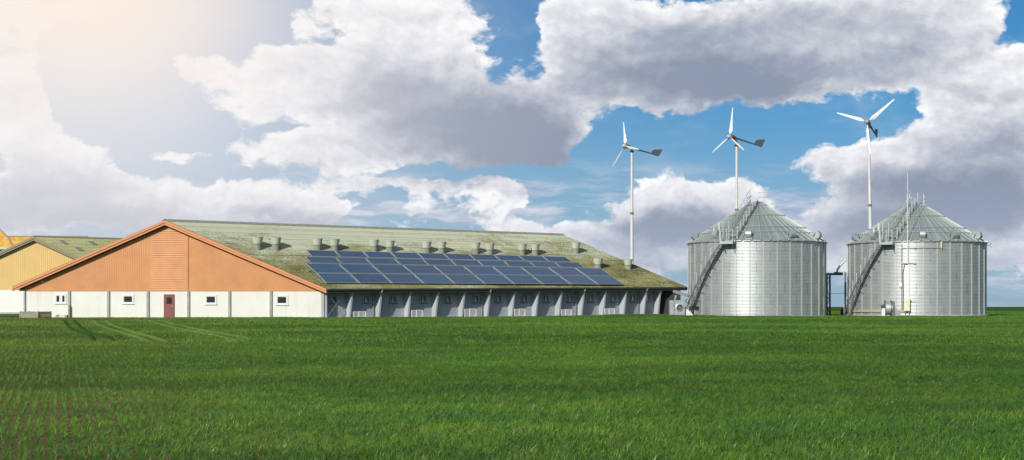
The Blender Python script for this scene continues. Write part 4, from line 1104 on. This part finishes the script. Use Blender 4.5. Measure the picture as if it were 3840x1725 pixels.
# ------------------------------------------------------------------ yellow barn behind
Y2 = 207.
A2x = P(125, 888, Y2).x
yb = empty('barn', Vector((A2x, Y2+6, 0)), label='yellow boarded barn with a green lichen roof behind the orange gabled barn', cat='barn')
A2 = P(125, 888, Y2); sl = .455
def rk(x, d=0): return A2.z-abs(x-A2.x)*sl-.55+d
HW = 15.6
xl, xr = A2.x-HW, A2.x+HW
b = MB(); x = xl+.6; zb = P(0, 1086, Y2).z; yg = Y2+.6
while x < xr-.6:
    if min(rk(x), rk(x+.26)) > zb: b.hexa([(x, yg-.03, zb), (x+.26, yg-.03, zb), (x+.26, yg+.02, zb), (x, yg+.02, zb), (x, yg-.03, rk(x)), (x+.26, yg-.03, rk(x+.26)), (x+.26, yg+.02, rk(x+.26)), (x, yg+.02, rk(x))])
    x += .29
hz_ = (rk(A2.x)-zb)/sl-.1; b.poly([(A2.x-hz_, yg+.01, zb), (A2.x+hz_, yg+.01, zb), (A2.x, yg+.01, rk(A2.x))])
b.build('gable_boarding', M['yellow'], yb)
b = MB(); b.box((xl+1, yg+.05, -.3), (xr-1, yg+.3, zb-.02)); b.build('gable_wall', M['yellow_white'], yb)
b = MB(); b.box((xl+1, yg-.1, -.3), (xr-1, yg+.04, .25)); b.build('wall_plinth', M['concrete'], yb)
dirA = Vector((.815, .58, 0)); L2 = 42.
for sg in (1, -1):
    b = MB(); uv = []; nu, nv = 420, 9
    e = Vector((A2.x+sg*HW, Y2, rk(A2.x+HW)+.55)); 
    for j in range(nv+1):
        for i in range(nu+1):
            p = A2.lerp(e, j/nv)+dirA*L2*i/nu; p.y += 0; p.z += .03*math.cos(i*math.pi/2)+.03; b.v.append(tuple(p)); uv.append((L2*i/nu, 20*j/nv))
    for j in range(nv):
        for i in range(nu):
            a = j*(nu+1)+i; b.f.append((a, a+1, a+nu+2, a+nu+1)); b.m.append(0)
    rr = b.build('roof', M['roof_moss'], yb, smooth=50, uv=uv)
    b = MB()
    for (dz0, dz1, y0, y1) in ((.06, -.28, Y2-.06, Y2+.03), (-.24, -.52, Y2+.03, Y2+.12)):
        b.hexa([(A2.x, y0, A2.z+dz1), (A2.x, y1, A2.z+dz1), (e.x, y1, e.z+dz1), (e.x, y0, e.z+dz1), (A2.x, y0, A2.z+dz0), (A2.x, y1, A2.z+dz0), (e.x, y1, e.z+dz0), (e.x, y0, e.z+dz0)])
    b.build('verge_board', M['brown_trim'], yb)
    if sg == 1:
        def y_roof(x, y):
            s_, q_ = .3, .3
            f_ = lambda s, q: A2.lerp(e, q)+dirA*L2*s
            for _ in range(30):
                a = px(f_(s_, q_)); d = 1e-4; bb = px(f_(s_+d, q_)); cc = px(f_(s_, q_+d))
                J = np.array([[(bb[0]-a[0])/d, (cc[0]-a[0])/d], [(bb[1]-a[1])/d, (cc[1]-a[1])/d]]); dd = np.linalg.solve(J, [x-a[0], y-a[1]]); s_ += dd[0]; q_ += dd[1]
            return f_(s_, q_)
        for quad in (((221, 904.5), (238, 904.5), (258, 918.5), (242, 918.5)), ((328, 907.5), (345, 907.5), (368, 921.5), (350, 921.5)), ((280, 931), (298, 931), (318, 944), (300, 944))):
            c_ = [y_roof(*q)+Z_*.13 for q in quad]; m = MB(); m.prism(list(reversed(c_)), Vector((0, 0, -.08))); m.build('skylight', M['skylight'], rr)
b = MB(); b.tube([A2+Z_*.05, A2+dirA*L2+Z_*.05], .14, 8); b.build('ridge_cap', M['brown_trim'], yb)
b = MB(); q0 = Vector((xr-1, yg+.3, 0)); q1 = q0+dirA*(L2-1.5); b.hexa([q0, q1, q1-X_*.3, q0-X_*.3, q0+Z_*zb, q1+Z_*zb, q1-X_*.3+Z_*zb, q0-X_*.3+Z_*zb])
q0 = Vector((xl+1, yg+.3, 0)); q1 = q0+dirA*(L2-1.5); b.hexa([q0, q1, q1+X_*.3, q0+X_*.3, q0+Z_*zb, q1+Z_*zb, q1+X_*.3+Z_*zb, q0+X_*.3+Z_*zb]); b.build('side_wall', M['yellow_white'], yb)

# ------------------------------------------------------------------ tiled houses at the left edge
def hip_house(name, pts_front, ridge, Y, depth, label, eave_y, wall=True):
    pass
Y3 = 232.
h = empty('farmhouse', P(-120, 1180, Y3)*1.0, label='farmhouse with a steep hipped roof of yellow tiles at the left edge', cat='house'); h.location.z = 0
ez = P(0, 930, Y3).z; tz = P(0, 855, Y3+4).z+2.3
xe = P(50, 0, Y3).x
A = [Vector((xe-22, Y3, ez)), Vector((xe, Y3, ez)), Vector((xe, Y3+10, ez)), Vector((xe-22, Y3+10, ez))]
kx = P(41, 0, Y3+1).x
mz = P(0, 893, Y3+1).z
tz = P(0, 806, Y3+5).z; T0, T1 = Vector((xe-17, Y3+5, tz)), Vector((xe-4.6, Y3+5, tz))
Bq = [Vector((xe-22, Y3, ez)), Vector((xe-20.5, Y3+1.3, mz)), Vector((kx, Y3+1.3, mz)), Vector((xe, Y3, ez))]
def uvq(m_, uv, a, b_, c_, d):
    o = a; ux = (b_-a).normalized(); nn = (b_-a).cross(d-a); uy = ux.cross(nn).normalized()
    for q in (a, b_, c_, d): uv.append(((q-o).dot(ux), (q-o).dot(uy)))
    m_.quad(a, b_, c_, d)
m = MB(); uv = []
kb = [Vector((kx, Y3+1.3, mz)), Vector((kx, Y3+8.7, mz)), Vector((xe-20.5, Y3+8.7, mz)), Vector((xe-20.5, Y3+1.3, mz))]
def sk(v): v.x += (v.y-Y3)*xe/Y3*1.03
for v in A+kb+[T0, T1]: sk(v)
for i in range(4):
    lo0, lo1 = [(A[0], A[1]), (A[1], A[2]), (A[2], A[3]), (A[3], A[0])][i]
    up = [(kb[3], kb[0]), (kb[0], kb[1]), (kb[1], kb[2]), (kb[2], kb[3])][i]
    uvq(m, uv, lo0, lo1, up[1], up[0])
    tp_ = [(T0, T1), (T1, T1), (T1, T0), (T0, T0)][i]
    uvq(m, uv, up[0], up[1], tp_[1], tp_[0]+Vector((0, .001, 0)))
m.build('roof', M['tiles'], h, uv=uv)
m = MB(); m.tube([T0, T1, kb[0], A[1]], .16, 8); m.tube([T1, kb[1]], .16, 8); m.build('hip_tiles', M['brown_trim'], h, smooth=50)
w4 = [Vector((a_.x+dx_, a_.y+dy_, -.2)) for a_, dx_, dy_ in zip(A, (.5, -.5, -.5, .5), (.5, .5, -.5, -.5))]; m = MB(); m.hexa(w4+[q+Z_*(ez+.18) for q in w4]); m.build('wall', M['yellow_white'], h)
m = MB(); m.box((xe-22.1, Y3-.16, ez-.2), (xe+.12, Y3-.0, ez+.02)); m.build('gutter', M['galv'], h)
# second tiled roof behind
Y4 = 262.
h2 = empty('outbuilding', Vector((P(60, 0, Y4).x, Y4, 0)), label='outbuilding with an orange tiled roof just showing behind the yellow barn gable', cat='outbuilding')
r0, r1 = P(20, 888, Y4), P(330, 888, Y4); e0, e1 = r0+Vector((0, -6, -5)), r1+Vector((0, -6, -5))
m = MB(); uv = []; uvq(m, uv, e0, e1, r1, r0); uvq(m, uv, r0, r1, r1+Vector((0, 6, -5)), r0+Vector((0, 6, -5))); m.build('roof', M['tiles'], h2, uv=uv)
m = MB(); m.box((r0.x+.3, Y4-5.5, -.2), (r1.x-.3, Y4+5.5, r0.z-4.95)); m.build('wall', M['yellow_white'], h2)
m = MB(); m.tube([r0+Z_*.05, r1+Z_*.05], .13, 8); m.build('ridge_cap', M['brown_trim'], h2, smooth=50)
m = MB()
for r_ in (r0, r1): m.prism([r_+Vector((0, -5.9, -4.95)), r_+Vector((0, 5.9, -4.95)), r_+Vector((0, 0, -.06))], Vector((.25 if r_ is r0 else -.25, 0, 0)))
m.build('gable', M['yellow'], h2)

# ------------------------------------------------------------------ wooden pen and trough by the gable
Yp = 125.0
a, c, e_ = P(77, 1200, Yp), P(142, 1200, Yp), P(189, 1200, 128.0)
pen = empty('wooden_pen', Vector((a.x+1.2, Yp+1, 0)), label='small weathered slatted wooden pen on the grass at the left corner of the gable', cat='pen')
hp = .62
def slats(p0, p1, gap, name='slat_panel'):
    m = MB(); p0 = Vector((p0[0], p0[1], 0)); p1 = Vector((p1[0], p1[1], 0)); d = (p1-p0); L = d.length; d.normalize(); nn = Vector((-d.y, d.x, 0)); k = 0.04
    while k < L-.05:
        w = .085; m.obox(p0+d*(k+w/2)+Z_*(hp/2), d, nn, Z_, w, .025, hp-.06+random.uniform(-.01, .01)); k += w+gap
    for z in (.12, hp-.12): m.obox((p0+p1)/2+nn*.03+Z_*z, d, nn, Z_, L, .03, .07)
    for q in (p0, p1): m.obox(q+nn*.03+Z_*hp/2, d, nn, Z_, .09, .09, hp)
    m.build(name, M['wood'], pen)
bk = Vector((0, 2.3, 0))
slats(a, c, .012); slats(c, e_, .045); slats(a, Vector(a)+bk, .03); slats(Vector(a)+bk, Vector(e_)+Vector((0, .2, 0)), .03)
a, c = P(212, 1200, 129.5), P(249, 1200, 129.5)
tr = empty('feed_trough', Vector(((a.x+c.x)/2, 129.5, 0)), label='low pale trough lying at the foot of the white gable wall', cat='trough')
m = MB(); w_ = c.x-a.x
m.box((a.x+.22, 129.3, .08), (c.x-.1, 129.34, .24)); m.box((a.x+.22, 129.7, .08), (c.x-.1, 129.74, .24)); m.box((a.x+.22, 129.345, .08), (c.x-.1, 129.695, .11)); m.build('basin', M['trough'], tr)
m = MB(); m.box((a.x, 129.28, 0), (a.x+.2, 129.76, .30)); m.box((c.x-.09, 129.28, 0), (c.x+.1, 129.76, .28)); m.build('end_block', M['wood'], tr)
# ------------------------------------------------------------------ ground
def sm(a, b, x): 
    t = np.clip((x-a)/(b-a), 0, 1); return t*t*(3-2*t)
def gz(X, Y):
    z = -.5*(1-sm(24., 62., Y))
    z = z+.035*np.sin(X*.11+1.3)*np.exp(-((Y-60)/30)**2)+.03*np.sin(X*.05+Y*.09)*(1-sm(90, 125, Y))
    z = z+.20*np.exp(-((X-13.5)/6.5)**2-((Y-150.5)/5.5)**2)
    return z
xs = np.unique(np.concatenate([np.linspace(-6000, -300, 20), np.linspace(-300, -60, 16), np.linspace(-60, 60, 121), np.linspace(60, 300, 16), np.linspace(300, 6000, 20)]))
ys = np.unique(np.concatenate([np.linspace(-3000, -40, 12), np.linspace(-40, 10, 12), np.linspace(10, 190, 181), np.linspace(190, 400, 20), np.linspace(400, 9000, 24)]))
XX, YY = np.meshgrid(xs, ys); ZZ = gz(XX, YY)
b = MB(); b.v = list(zip(XX.ravel().tolist(), YY.ravel().tolist(), ZZ.ravel().tolist())); nx = len(xs)
for j in range(len(ys)-1):
    for i in range(nx-1):
        a = j*nx+i; b.f.append((a, a+1, a+nx+1, a+nx)); b.m.append(0)
def ground_fn(t, bs):
    pos = t.new('ShaderNodeNewGeometry').outputs['Position']; x, y, z = t.xyz(pos)
    n1 = t.noise(t.vm('MULTIPLY', pos, (.05, .05, 1)), 1., 6, .6)
    n2 = t.noise(t.vm('MULTIPLY', pos, (.9, .5, 1)), 1., 6, .7)
    n3 = t.noise(t.vm('MULTIPLY', pos, (5, 2.5, 1)), 1., 5, .7)
    n4 = t.noise(pos, 14., 4, .7)
    g = t.mix(t.ramp(n1, .35, .65), (.050, .135, .018), (.07, .165, .020))
    g = t.mix(t.ramp(n2, .35, .65, 0, .55), g, (.028, .075, .018))
    g = t.mix(t.ramp(n3, .35, .68, 0, .6), g, (.020, .050, .014))
    soil = t.mix(t.ramp(n4, .3, .7), (.13, .092, .036), (.27, .20, .09)); soil = t.mix(t.ramp(t.noise(t.vm('MULTIPLY', pos, (9, 3, 1)), 3., 3, .6), .60, .72, 0, .8), soil, (.36, .28, .15))
    near = t.ramp(y, 40, 75, 1, 0)
    c = t.mix(t.math('MULTIPLY', near, 1.), g, soil)
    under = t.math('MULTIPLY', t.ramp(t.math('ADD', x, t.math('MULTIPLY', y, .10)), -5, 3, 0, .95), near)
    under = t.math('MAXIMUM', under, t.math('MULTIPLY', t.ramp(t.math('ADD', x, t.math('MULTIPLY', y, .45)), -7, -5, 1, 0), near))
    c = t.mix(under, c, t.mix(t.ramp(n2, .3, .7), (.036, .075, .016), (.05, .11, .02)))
    t.put(bs.inputs['Base Color'], c); bs.inputs['Roughness'].default_value = .95; bs.inputs['Specular IOR Level'].default_value = .02
    bn = t.new('ShaderNodeBump'); bn.inputs['Strength'].default_value = 1; bn.inputs['Distance'].default_value = .08
    t.put(bn.inputs['Height'], t.math('ADD', n3, n4)); t.put(bs.inputs['Normal'], bn.outputs[0])
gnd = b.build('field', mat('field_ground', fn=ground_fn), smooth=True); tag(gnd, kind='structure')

def to_ground(x, y):
    Y = 100.
    for _ in range(40):
        X = (x-CX)/F*Y; Y = F*(HC-float(gz(X, Y)))/(y-HY)
    return ((x-CX)/F*Y, Y)

# strip of dry ground along the barn side, and yard between the silos
def patch(name, poly, mt, h=.012, sub=None):
    b = MB(); n = len(poly)//2
    top, bot = poly[:n], poly[n:][::-1]
    for k in range(n-1):
        for (p0, p1, q0, q1) in ((top[k], top[k+1], bot[k], bot[k+1]),):
            S = 6
            for s in range(S):
                f0, f1 = s/S, (s+1)/S
                def L(a_, b_, f): X = a_[0]+(b_[0]-a_[0])*f; Y = a_[1]+(b_[1]-a_[1])*f; return (X, Y, float(gz(X, Y))+h)
                b.quad(L(q0, p0, f0), L(q1, p1, f0), L(q1, p1, f1), L(q0, p0, f1))
    return tag(b.build(name, mt), kind='structure')
def dry_fn(t, bs):
    pos = t.new('ShaderNodeNewGeometry').outputs['Position']
    n = t.noise(pos, 1.4, 6, .7); n2 = t.noise(pos, 9., 4, .7)
    c = t.mix(t.ramp(n, .35, .65), (.16, .11, .07), (.34, .30, .22)); c = t.mix(t.ramp(n2, .55, .7, 0, .8), c, (.5, .48, .42)); c = t.mix(t.ramp(n, .55, .7, 0, .7), c, (.07, .11, .03))
    t.put(bs.inputs['Base Color'], c); bs.inputs['Roughness'].default_value = 1.; bs.inputs['Specular IOR Level'].default_value = .05
dry = mat('dry_earth', fn=dry_fn)
t_, b_ = [], []
for k in range(15):
    s = .5+k*(S_END+1.5)/14; p = WP(s, -.05); t_.append((p.x, p.y)); w_ = (.75+1.0*min(1, k/6))*(1+.18*math.sin(k*2.1)); p = WP(s, w_); b_.append((p.x, p.y))
patch('gravel_strip', t_+b_[::-1], dry)
patch('yard', [(18.5, 168.), (36., 170.), (50, 172), (50, 159.5), (36., 158.5), (26, 158)], dry, .008)
# far-left strip in front of the yellow barn
patch('track_path', [(-90, 178), (-70, 178), (-52, 178), (-50, 166), (-70, 166), (-90, 166)], dry, .01)

# ------------------------------------------------------------------ crop
def blade_mesh(name, n, h0, h1, w, spread, bend, seed):
    r = random.Random(seed); b = MB()
    for k in range(n):
        a = r.uniform(0, 6.283); d = Vector((math.cos(a), math.sin(a), 0)); tw = r.uniform(-.8, .8); sd = Vector((-math.sin(a+tw), math.cos(a+tw), 0))
        base = Vector((r.uniform(-spread, spread), r.uniform(-spread, spread), -.01)); h = r.uniform(h0, h1); be = r.uniform(.15, 1.)*bend; ww = w*r.uniform(.7, 1.2)
        pts = []
        for i, t in enumerate((0, .4, .75, 1.)):
            p = base+d*be*h*t*t+Z_*h*(t-.35*be*t*t); wi = ww*(.8, 1., .7, .06)[i]; pts.append((p-sd*wi/2, p+sd*wi/2))
        for i in range(3): b.quad(pts[i][0], pts[i][1], pts[i+1][1], pts[i+1][0])
    return b
def leaf_fn(c0, c1, c2):
    def fn(t, bs):
        oi = t.new('ShaderNodeObjectInfo').outputs['Random']; pos = t.new('ShaderNodeNewGeometry').outputs['Position']
        n = t.noise(t.vm('MULTIPLY', pos, (.13, .22, 0)), 1., 5, .65); n2 = t.noise(t.vm('MULTIPLY', pos, (.8, 1.1, 0)), 1., 3, .6)
        c = t.mix(t.ramp(n, .40, .60), c0, c1); c = t.mix(t.ramp(n2, .45, .7, 0, .7), c, c2)
        x_, y_, z_ = t.xyz(pos); west = t.ramp(t.math('ADD', x_, t.math('MULTIPLY', y_, .10)), -26, 5, .75, 0); c = t.mix(west, c, (.205, .275, .05))
        band_ = t.noise(t.vm('MULTIPLY', t.vm('ADD', pos, t.vm('MULTIPLY', t.comb(y_, x_, 0), (.25, -.18, 0))), (.035, .075, 0)), 1., 5, .62)
        k = t.math('MULTIPLY', t.math('MULTIPLY_ADD', oi, .7, .65), t.ramp(band_, .38, .62, .76, 1.26))
        q = t.new('ShaderNodeVectorMath', operation='SCALE'); t.put(q.inputs[0], c); t.put(q.inputs[3], k)
        c = t.mix(t.ramp(oi, .955, .985, 0, .6), q.outputs[0], (.30, .27, .10))
        t.put(bs.inputs['Base Color'], c); bs.inputs['Roughness'].default_value = .38; bs.inputs['Specular IOR Level'].default_value = .3
        tr = t.new('ShaderNodeBsdfTranslucent'); t.put(tr.inputs[0], t.mix(.3, c, (.16, .26, .03)))
        mx = t.new('ShaderNodeMixShader'); mx.inputs[0].default_value = .28; t.l.new(bs.outputs[0], mx.inputs[1]); t.l.new(tr.outputs[0], mx.inputs[2])
        t.l.new(mx.outputs[0], t.n['Material Output'].inputs[0])
    return fn
LEAF = mat('wheat_leaf', fn=leaf_fn((.088, .205, .022), (.150, .275, .026), (.054, .152, .034)))
def make_coll(name, specs):
    c = bpy.data.collections.new(name)
    for k, sp in enumerate(specs):
        b = blade_mesh('tuft', *sp, seed=k*7+3); me = bpy.data.meshes.new('wheat_tuft'); me.from_pydata(b.v, [], b.f); me.materials.append(LEAF)
        me.polygons.foreach_set('use_smooth', [True]*len(me.polygons))
        o = bpy.data.objects.new('wheat_tuft', me); c.objects.link(o)
    return c
def scatter(name, pts, scl, coll, label=None):
    n = len(pts); me = bpy.data.meshes.new(name); me.vertices.add(n); me.vertices.foreach_set('co', np.asarray(pts, 'f').ravel())
    a = me.attributes.new('scl', 'FLOAT', 'POINT'); a.data.foreach_set('value', np.asarray(scl, 'f'))
    o = bpy.data.objects.new(name, me); COL.objects.link(o)
    G = bpy.data.node_groups.new(name+'_nodes', 'GeometryNodeTree'); G.interface.new_socket('Geometry', in_out='INPUT', socket_type='NodeSocketGeometry'); G.interface.new_socket('Geometry', in_out='OUTPUT', socket_type='NodeSocketGeometry')
    N = G.nodes; L = G.links
    gi, go = N.new('NodeGroupInput'), N.new('NodeGroupOutput'); ip = N.new('GeometryNodeInstanceOnPoints'); ci = N.new('GeometryNodeCollectionInfo')
    ci.inputs['Collection'].default_value = coll; ci.inputs['Separate Children'].default_value = True; ci.inputs['Reset Children'].default_value = True
    ip.inputs['Pick Instance'].default_value = True
    rv = N.new('FunctionNodeRandomValue'); rv.data_type = 'FLOAT_VECTOR'; rv.inputs[0].default_value = (-.12, -.12, 0); rv.inputs[1].default_value = (.12, .12, 6.283)
    ri = N.new('FunctionNodeRandomValue'); ri.data_type = 'INT'
    ri.inputs[4].default_value = 0; ri.inputs[5].default_value = len(coll.objects)-1
    na = N.new('GeometryNodeInputNamedAttribute'); na.data_type = 'FLOAT'; na.inputs[0].default_value = 'scl'
    L.new(gi.outputs[0], ip.inputs['Points']); L.new(ci.outputs[0], ip.inputs['Instance']); L.new(ri.outputs[2], ip.inputs['Instance Index'])
    L.new(rv.outputs[0], ip.inputs['Rotation']); L.new(na.outputs[0], ip.inputs['Scale']); L.new(ip.outputs[0], go.inputs[0])
    md = o.modifiers.new('tufts', 'NODES'); md.node_group = G
    return tag(o, kind='stuff')

def nz(X, Y, k, seed=0):
    # cheap smooth noise from sines
    r = np.random.default_rng(seed); v = 0
    for i in range(7):
        a, f = r.uniform(0, 6.28), k*r.uniform(.5, 1.9); v = v+np.sin(X*f*math.cos(a)+Y*f*math.sin(a)+r.uniform(0, 6.28))
    return v/2.6
# photograph lines on the ground
def poly_dist(X, Y, pl):
    d = np.full(X.shape, 1e9)
    for (a, c) in zip(pl[:-1], pl[1:]):
        a = np.array(a); c = np.array(c); v = c-a; L2_ = (v**2).sum(); t = np.clip(((X-a[0])*v[0]+(Y-a[1])*v[1])/L2_, 0, 1)
        d = np.minimum(d, np.hypot(X-a[0]-t*v[0], Y-a[1]-t*v[1]))
    return d
LIGHT = [[(349, 1203), (362, 1211), (373, 1221), (430, 1243), (495, 1262), (577, 1286)], [(396, 1203), (415, 1215), (430, 1225), (520, 1255), (640, 1285)],
         [(553, 1202), (600, 1218), (658, 1232), (760, 1254), (891, 1276)], [(588, 1202), (680, 1224), (800, 1250), (955, 1273)]]
DARK = [[(239, 1203), (255, 1226), (285, 1244), (340, 1260), (355, 1282)], [(277, 1203), (305, 1232), (340, 1253), (410, 1266), (434, 1282)],
        [(640, 1312), (780, 1327), (900, 1357), (1000, 1385), (1150, 1412), (1350, 1440)], [(1800, 1368), (2000, 1385), (2250, 1425), (2700, 1480)]]
LIGHT = [[to_ground(*q) for q in l] for l in LIGHT]; DARK = [[to_ground(*q) for q in l] for l in DARK]
CRX = [to_ground(*q) for q in [(-60, 1302), (150, 1304), (330, 1296), (520, 1298), (700, 1300), (900, 1303)]]
SPOTS = [(to_ground(620, 1298), 1.0), (to_ground(755, 1300), 1.2)]
BARE = [(to_ground(3312, 1417), .34, .34), (to_ground(3486, 1429), .24, .26)]

dirR = math.atan2((210-CX)/F, 1.)      # the drill rows run towards this bearing
ux, uy = math.sin(dirR), math.cos(dirR)        # along the rows
vx, vy = math.cos(dirR), -math.sin(dirR)       # across them
def in_view(X, Y, m=4.5): return (np.abs(X) < Y*.352+m)
# near zone: rows 0.14 m apart
u = np.arange(10., 52., .055); v = np.arange(-30, 30, .14)
U, Vv = np.meshgrid(u, v); U = U+rng.uniform(-.045, .045, U.shape); Vv = Vv+rng.normal(0, .010, U.shape)+.02*np.sin(U*.6)
X = (U*ux+Vv*vx).ravel(); Y = (U*uy+Vv*vy).ravel()
k = in_view(X, Y) & (Y > 13.2) & (Y < 46); X, Y = X[k], Y[k]
sparse = (1-sm(-6.2, 1.8, X+Y*.12+nz(X, Y, .35, 3)*1.0)) * (1-sm(24, 40, Y))            # open, young rows at lower left
rowid = np.round((X*vx+Y*vy)/.14); gap = (np.sin(rowid*12.9898)*43758.5453) % 1; gap = np.abs(gap)
sc = 1.0-.12*sparse+.13*nz(X, Y, 1.1, 5)+.10*nz(X, Y, .3, 9)
drop = rng.uniform(size=X.size) < sparse*.60*np.where(gap < .20, .35+.6*(nz(X, Y, .5, 21) > -.2), .15+.35*(nz(X, Y, 1.6, 12) > .3))
bare = np.zeros(X.size, bool)
for (c, a_, b2) in BARE: bare |= ((X-c[0])/a_)**2+((Y-c[1])/(b2*2.5))**2 < 1+.5*nz(X, Y, 3, 8)
dk = np.zeros(X.size)
for l in DARK: dk = np.maximum(dk, np.exp(-(poly_dist(X, Y, l)/.38)**2))
sc = sc*(1-.62*dk)
k = ~(drop | bare); X, Y, sc, sparse = X[k], Y[k], sc[k], sparse[k]
# extra plants between the rows where the crop has closed
n = int(92*460); xe_ = rng.uniform(-21, 21, n*3); ye_ = 13.2+rng.uniform(0, 1, n*3)**.8*33
sp2 = (1-sm(-6.2, 1.8, xe_+ye_*.12+nz(xe_, ye_, .35, 3)*1.0))*(1-sm(24, 40, ye_))
kk = in_view(xe_, ye_) & (rng.uniform(size=n*3) > sp2*1.08)
for (c, a_, b2) in BARE: kk &= ~(((xe_-c[0])/a_)**2+((ye_-c[1])/(b2*2.5))**2 < 1.1)
X = np.concatenate([X, xe_[kk]]); Y = np.concatenate([Y, ye_[kk]]); sc = np.concatenate([sc, np.full(kk.sum(), .95)+.1*nz(xe_[kk], ye_[kk], 1.1, 5)])
pts = np.stack([X, Y, gz(X, Y)], 1); sc = np.clip(sc*rng.uniform(.8, 1.15, X.size), .45, 1.5)
c1 = make_coll('wheat_near', [(9, .06, .13, .0075, .024, 1.2), (9, .04, .12, .007, .022, 1.6), (10, .06, .14, .0065, .028, 1.0), (9, .04, .11, .008, .022, 1.8), (9, .05, .135, .007, .024, 1.4)])
scatter('wheat_crop', pts, sc, c1)
# middle distance
def band(y0, y1, dens, seed, coll, s0, xr=None):
    r = np.random.default_rng(seed); A_ = .36*(y1*y1-y0*y0)+10*(y1-y0); n = int(dens*A_*1.05)
    Y = np.sqrt(r.uniform(y0*y0, y1*y1, n)); X = r.uniform(-1, 1, n)*(Y*.356+5)
    # keep clear of the buildings
    kk = np.ones(n, bool)
    rel = (X-W0.x)*AX.x+(Y-W0.y)*AX.y; out = (X-W0.x)*NO.x+(Y-W0.y)*NO.y
    kk &= ~((Y > D0+.3) & (out < 1.35+.5*np.sin(rel*1.7)) & (rel > -40) & (rel < LEN+2) & (X < 19))
    kk &= ~((Y > YG-.25) & (X < XR+1) & (X > XL-.1) & (Y < YG+6))
    for o in (silo, silo2): kk &= np.hypot(X-o.location.x, Y-o.location.y) > SR+.34
    kk &= ~((X > 18.5) & (X < 50) & (Y > 158.5) & (Y < 171))
    X, Y = X[kk], Y[kk]
    sc = s0*(1+.16*nz(X, Y, .5, 4)+.12*nz(X, Y, .12, 6))*r.uniform(.7, 1.2, X.size)
    lt = np.zeros(X.size)
    for l in LIGHT: lt = np.maximum(lt, np.exp(-(poly_dist(X, Y, l)/.20)**2))
    for l in DARK: sc = sc*(1-.6*np.exp(-(poly_dist(X, Y, l)/.38)**2))
    sc = sc*(1-.8*lt)
    sc = sc*(1-.45*np.exp(-(poly_dist(X, Y, CRX)/.9)**2))
    for (c, q) in SPOTS: sc = sc*(1-.8*(np.hypot((X-c[0])/q, (Y-c[1])/2.) < 1))
    for (c, a_, b2) in BARE: sc = sc*(1-.95*((((X-c[0])/a_)**2+((Y-c[1])/(b2*2.5))**2) < 1))
    k2 = sc > .2*s0
    return X[k2], Y[k2], np.clip(sc[k2], .3*s0, 1.6*s0)
c2 = make_coll('wheat_mid', [(18, .05, .12, .012, .14, 1.0), (18, .04, .11, .013, .14, 1.2), (20, .05, .13, .011, .14, .8)])
Xa, Ya, Sa = band(44, 80, 30, 1, c2, 1.0)
Xb, Yb, Sb = band(80, 176, 11., 2, c2, 1.15)
Xc, Yc, Sc = band(176, 330, 1.6, 3, c2, 1.3)
X = np.concatenate([Xa, Xb, Xc]); Y = np.concatenate([Ya, Yb, Yc]); S = np.concatenate([Sa, Sb, Sc])
scatter('wheat_cover', np.stack([X, Y, gz(X, Y)], 1), S, c2)
print('tufts', len(pts), len(X))
# wheel tracks: low, pressed-down ridges of flattened crop
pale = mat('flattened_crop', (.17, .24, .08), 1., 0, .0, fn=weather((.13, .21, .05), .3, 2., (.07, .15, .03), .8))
rut = mat('dark_rut_crop', (.04, .09, .02), 1., 0, .0, fn=weather((.035, .085, .018), .25, 2.))  # dark green crop along the wheel ruts
def ribbon(l, mt, hw, hh, name='tractor_track'):
    b = MB(); P2 = []
    for (a, c) in zip(l[:-1], l[1:]):
        n_ = max(2, int(math.hypot(c[0]-a[0], c[1]-a[1])/1.2))
        for k in range(n_): P2.append((a[0]+(c[0]-a[0])*k/n_, a[1]+(c[1]-a[1])*k/n_))
    P2.append(l[-1]); N_ = len(P2)
    for _ in range(4): P2 = [P2[0]]+[tuple((P2[i-1][j]+2*P2[i][j]+P2[i+1][j])/4 for j in (0, 1)) for i in range(1, N_-1)]+[P2[-1]]
    prof = [(-1, -.03), (-.55, .75), (0, 1), (.55, .75), (1, -.03)]
    for i, p in enumerate(P2):
        q0, q1 = P2[max(i-1, 0)], P2[min(i+1, N_-1)]; d = Vector((q1[0]-q0[0], q1[1]-q0[1], 0)).normalized(); n_ = Vector((-d.y, d.x, 0))
        e = min(1, i/3, (N_-1-i)/3); w_ = hw*(.7+.3*e)*random.uniform(.75, 1.2)
        for (t, z) in prof:
            X, Y = p[0]+n_.x*t*w_, p[1]+n_.y*t*w_; b.v.append((X, Y, float(gz(X, Y))+hh*z*(.3+.7*e)*random.uniform(.8, 1.1)))
    for i in range(N_-1):
        for j in range(4): a = i*5+j; b.f.append((a, a+1, a+6, a+5)); b.m.append(0)
    return tag(b.build(name, mt, smooth=True), kind='structure')
for l in LIGHT: ribbon(l, pale, .17, .09)
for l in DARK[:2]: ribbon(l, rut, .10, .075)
ribbon(CRX[:-1], pale, .55, .085, 'headland_strip')
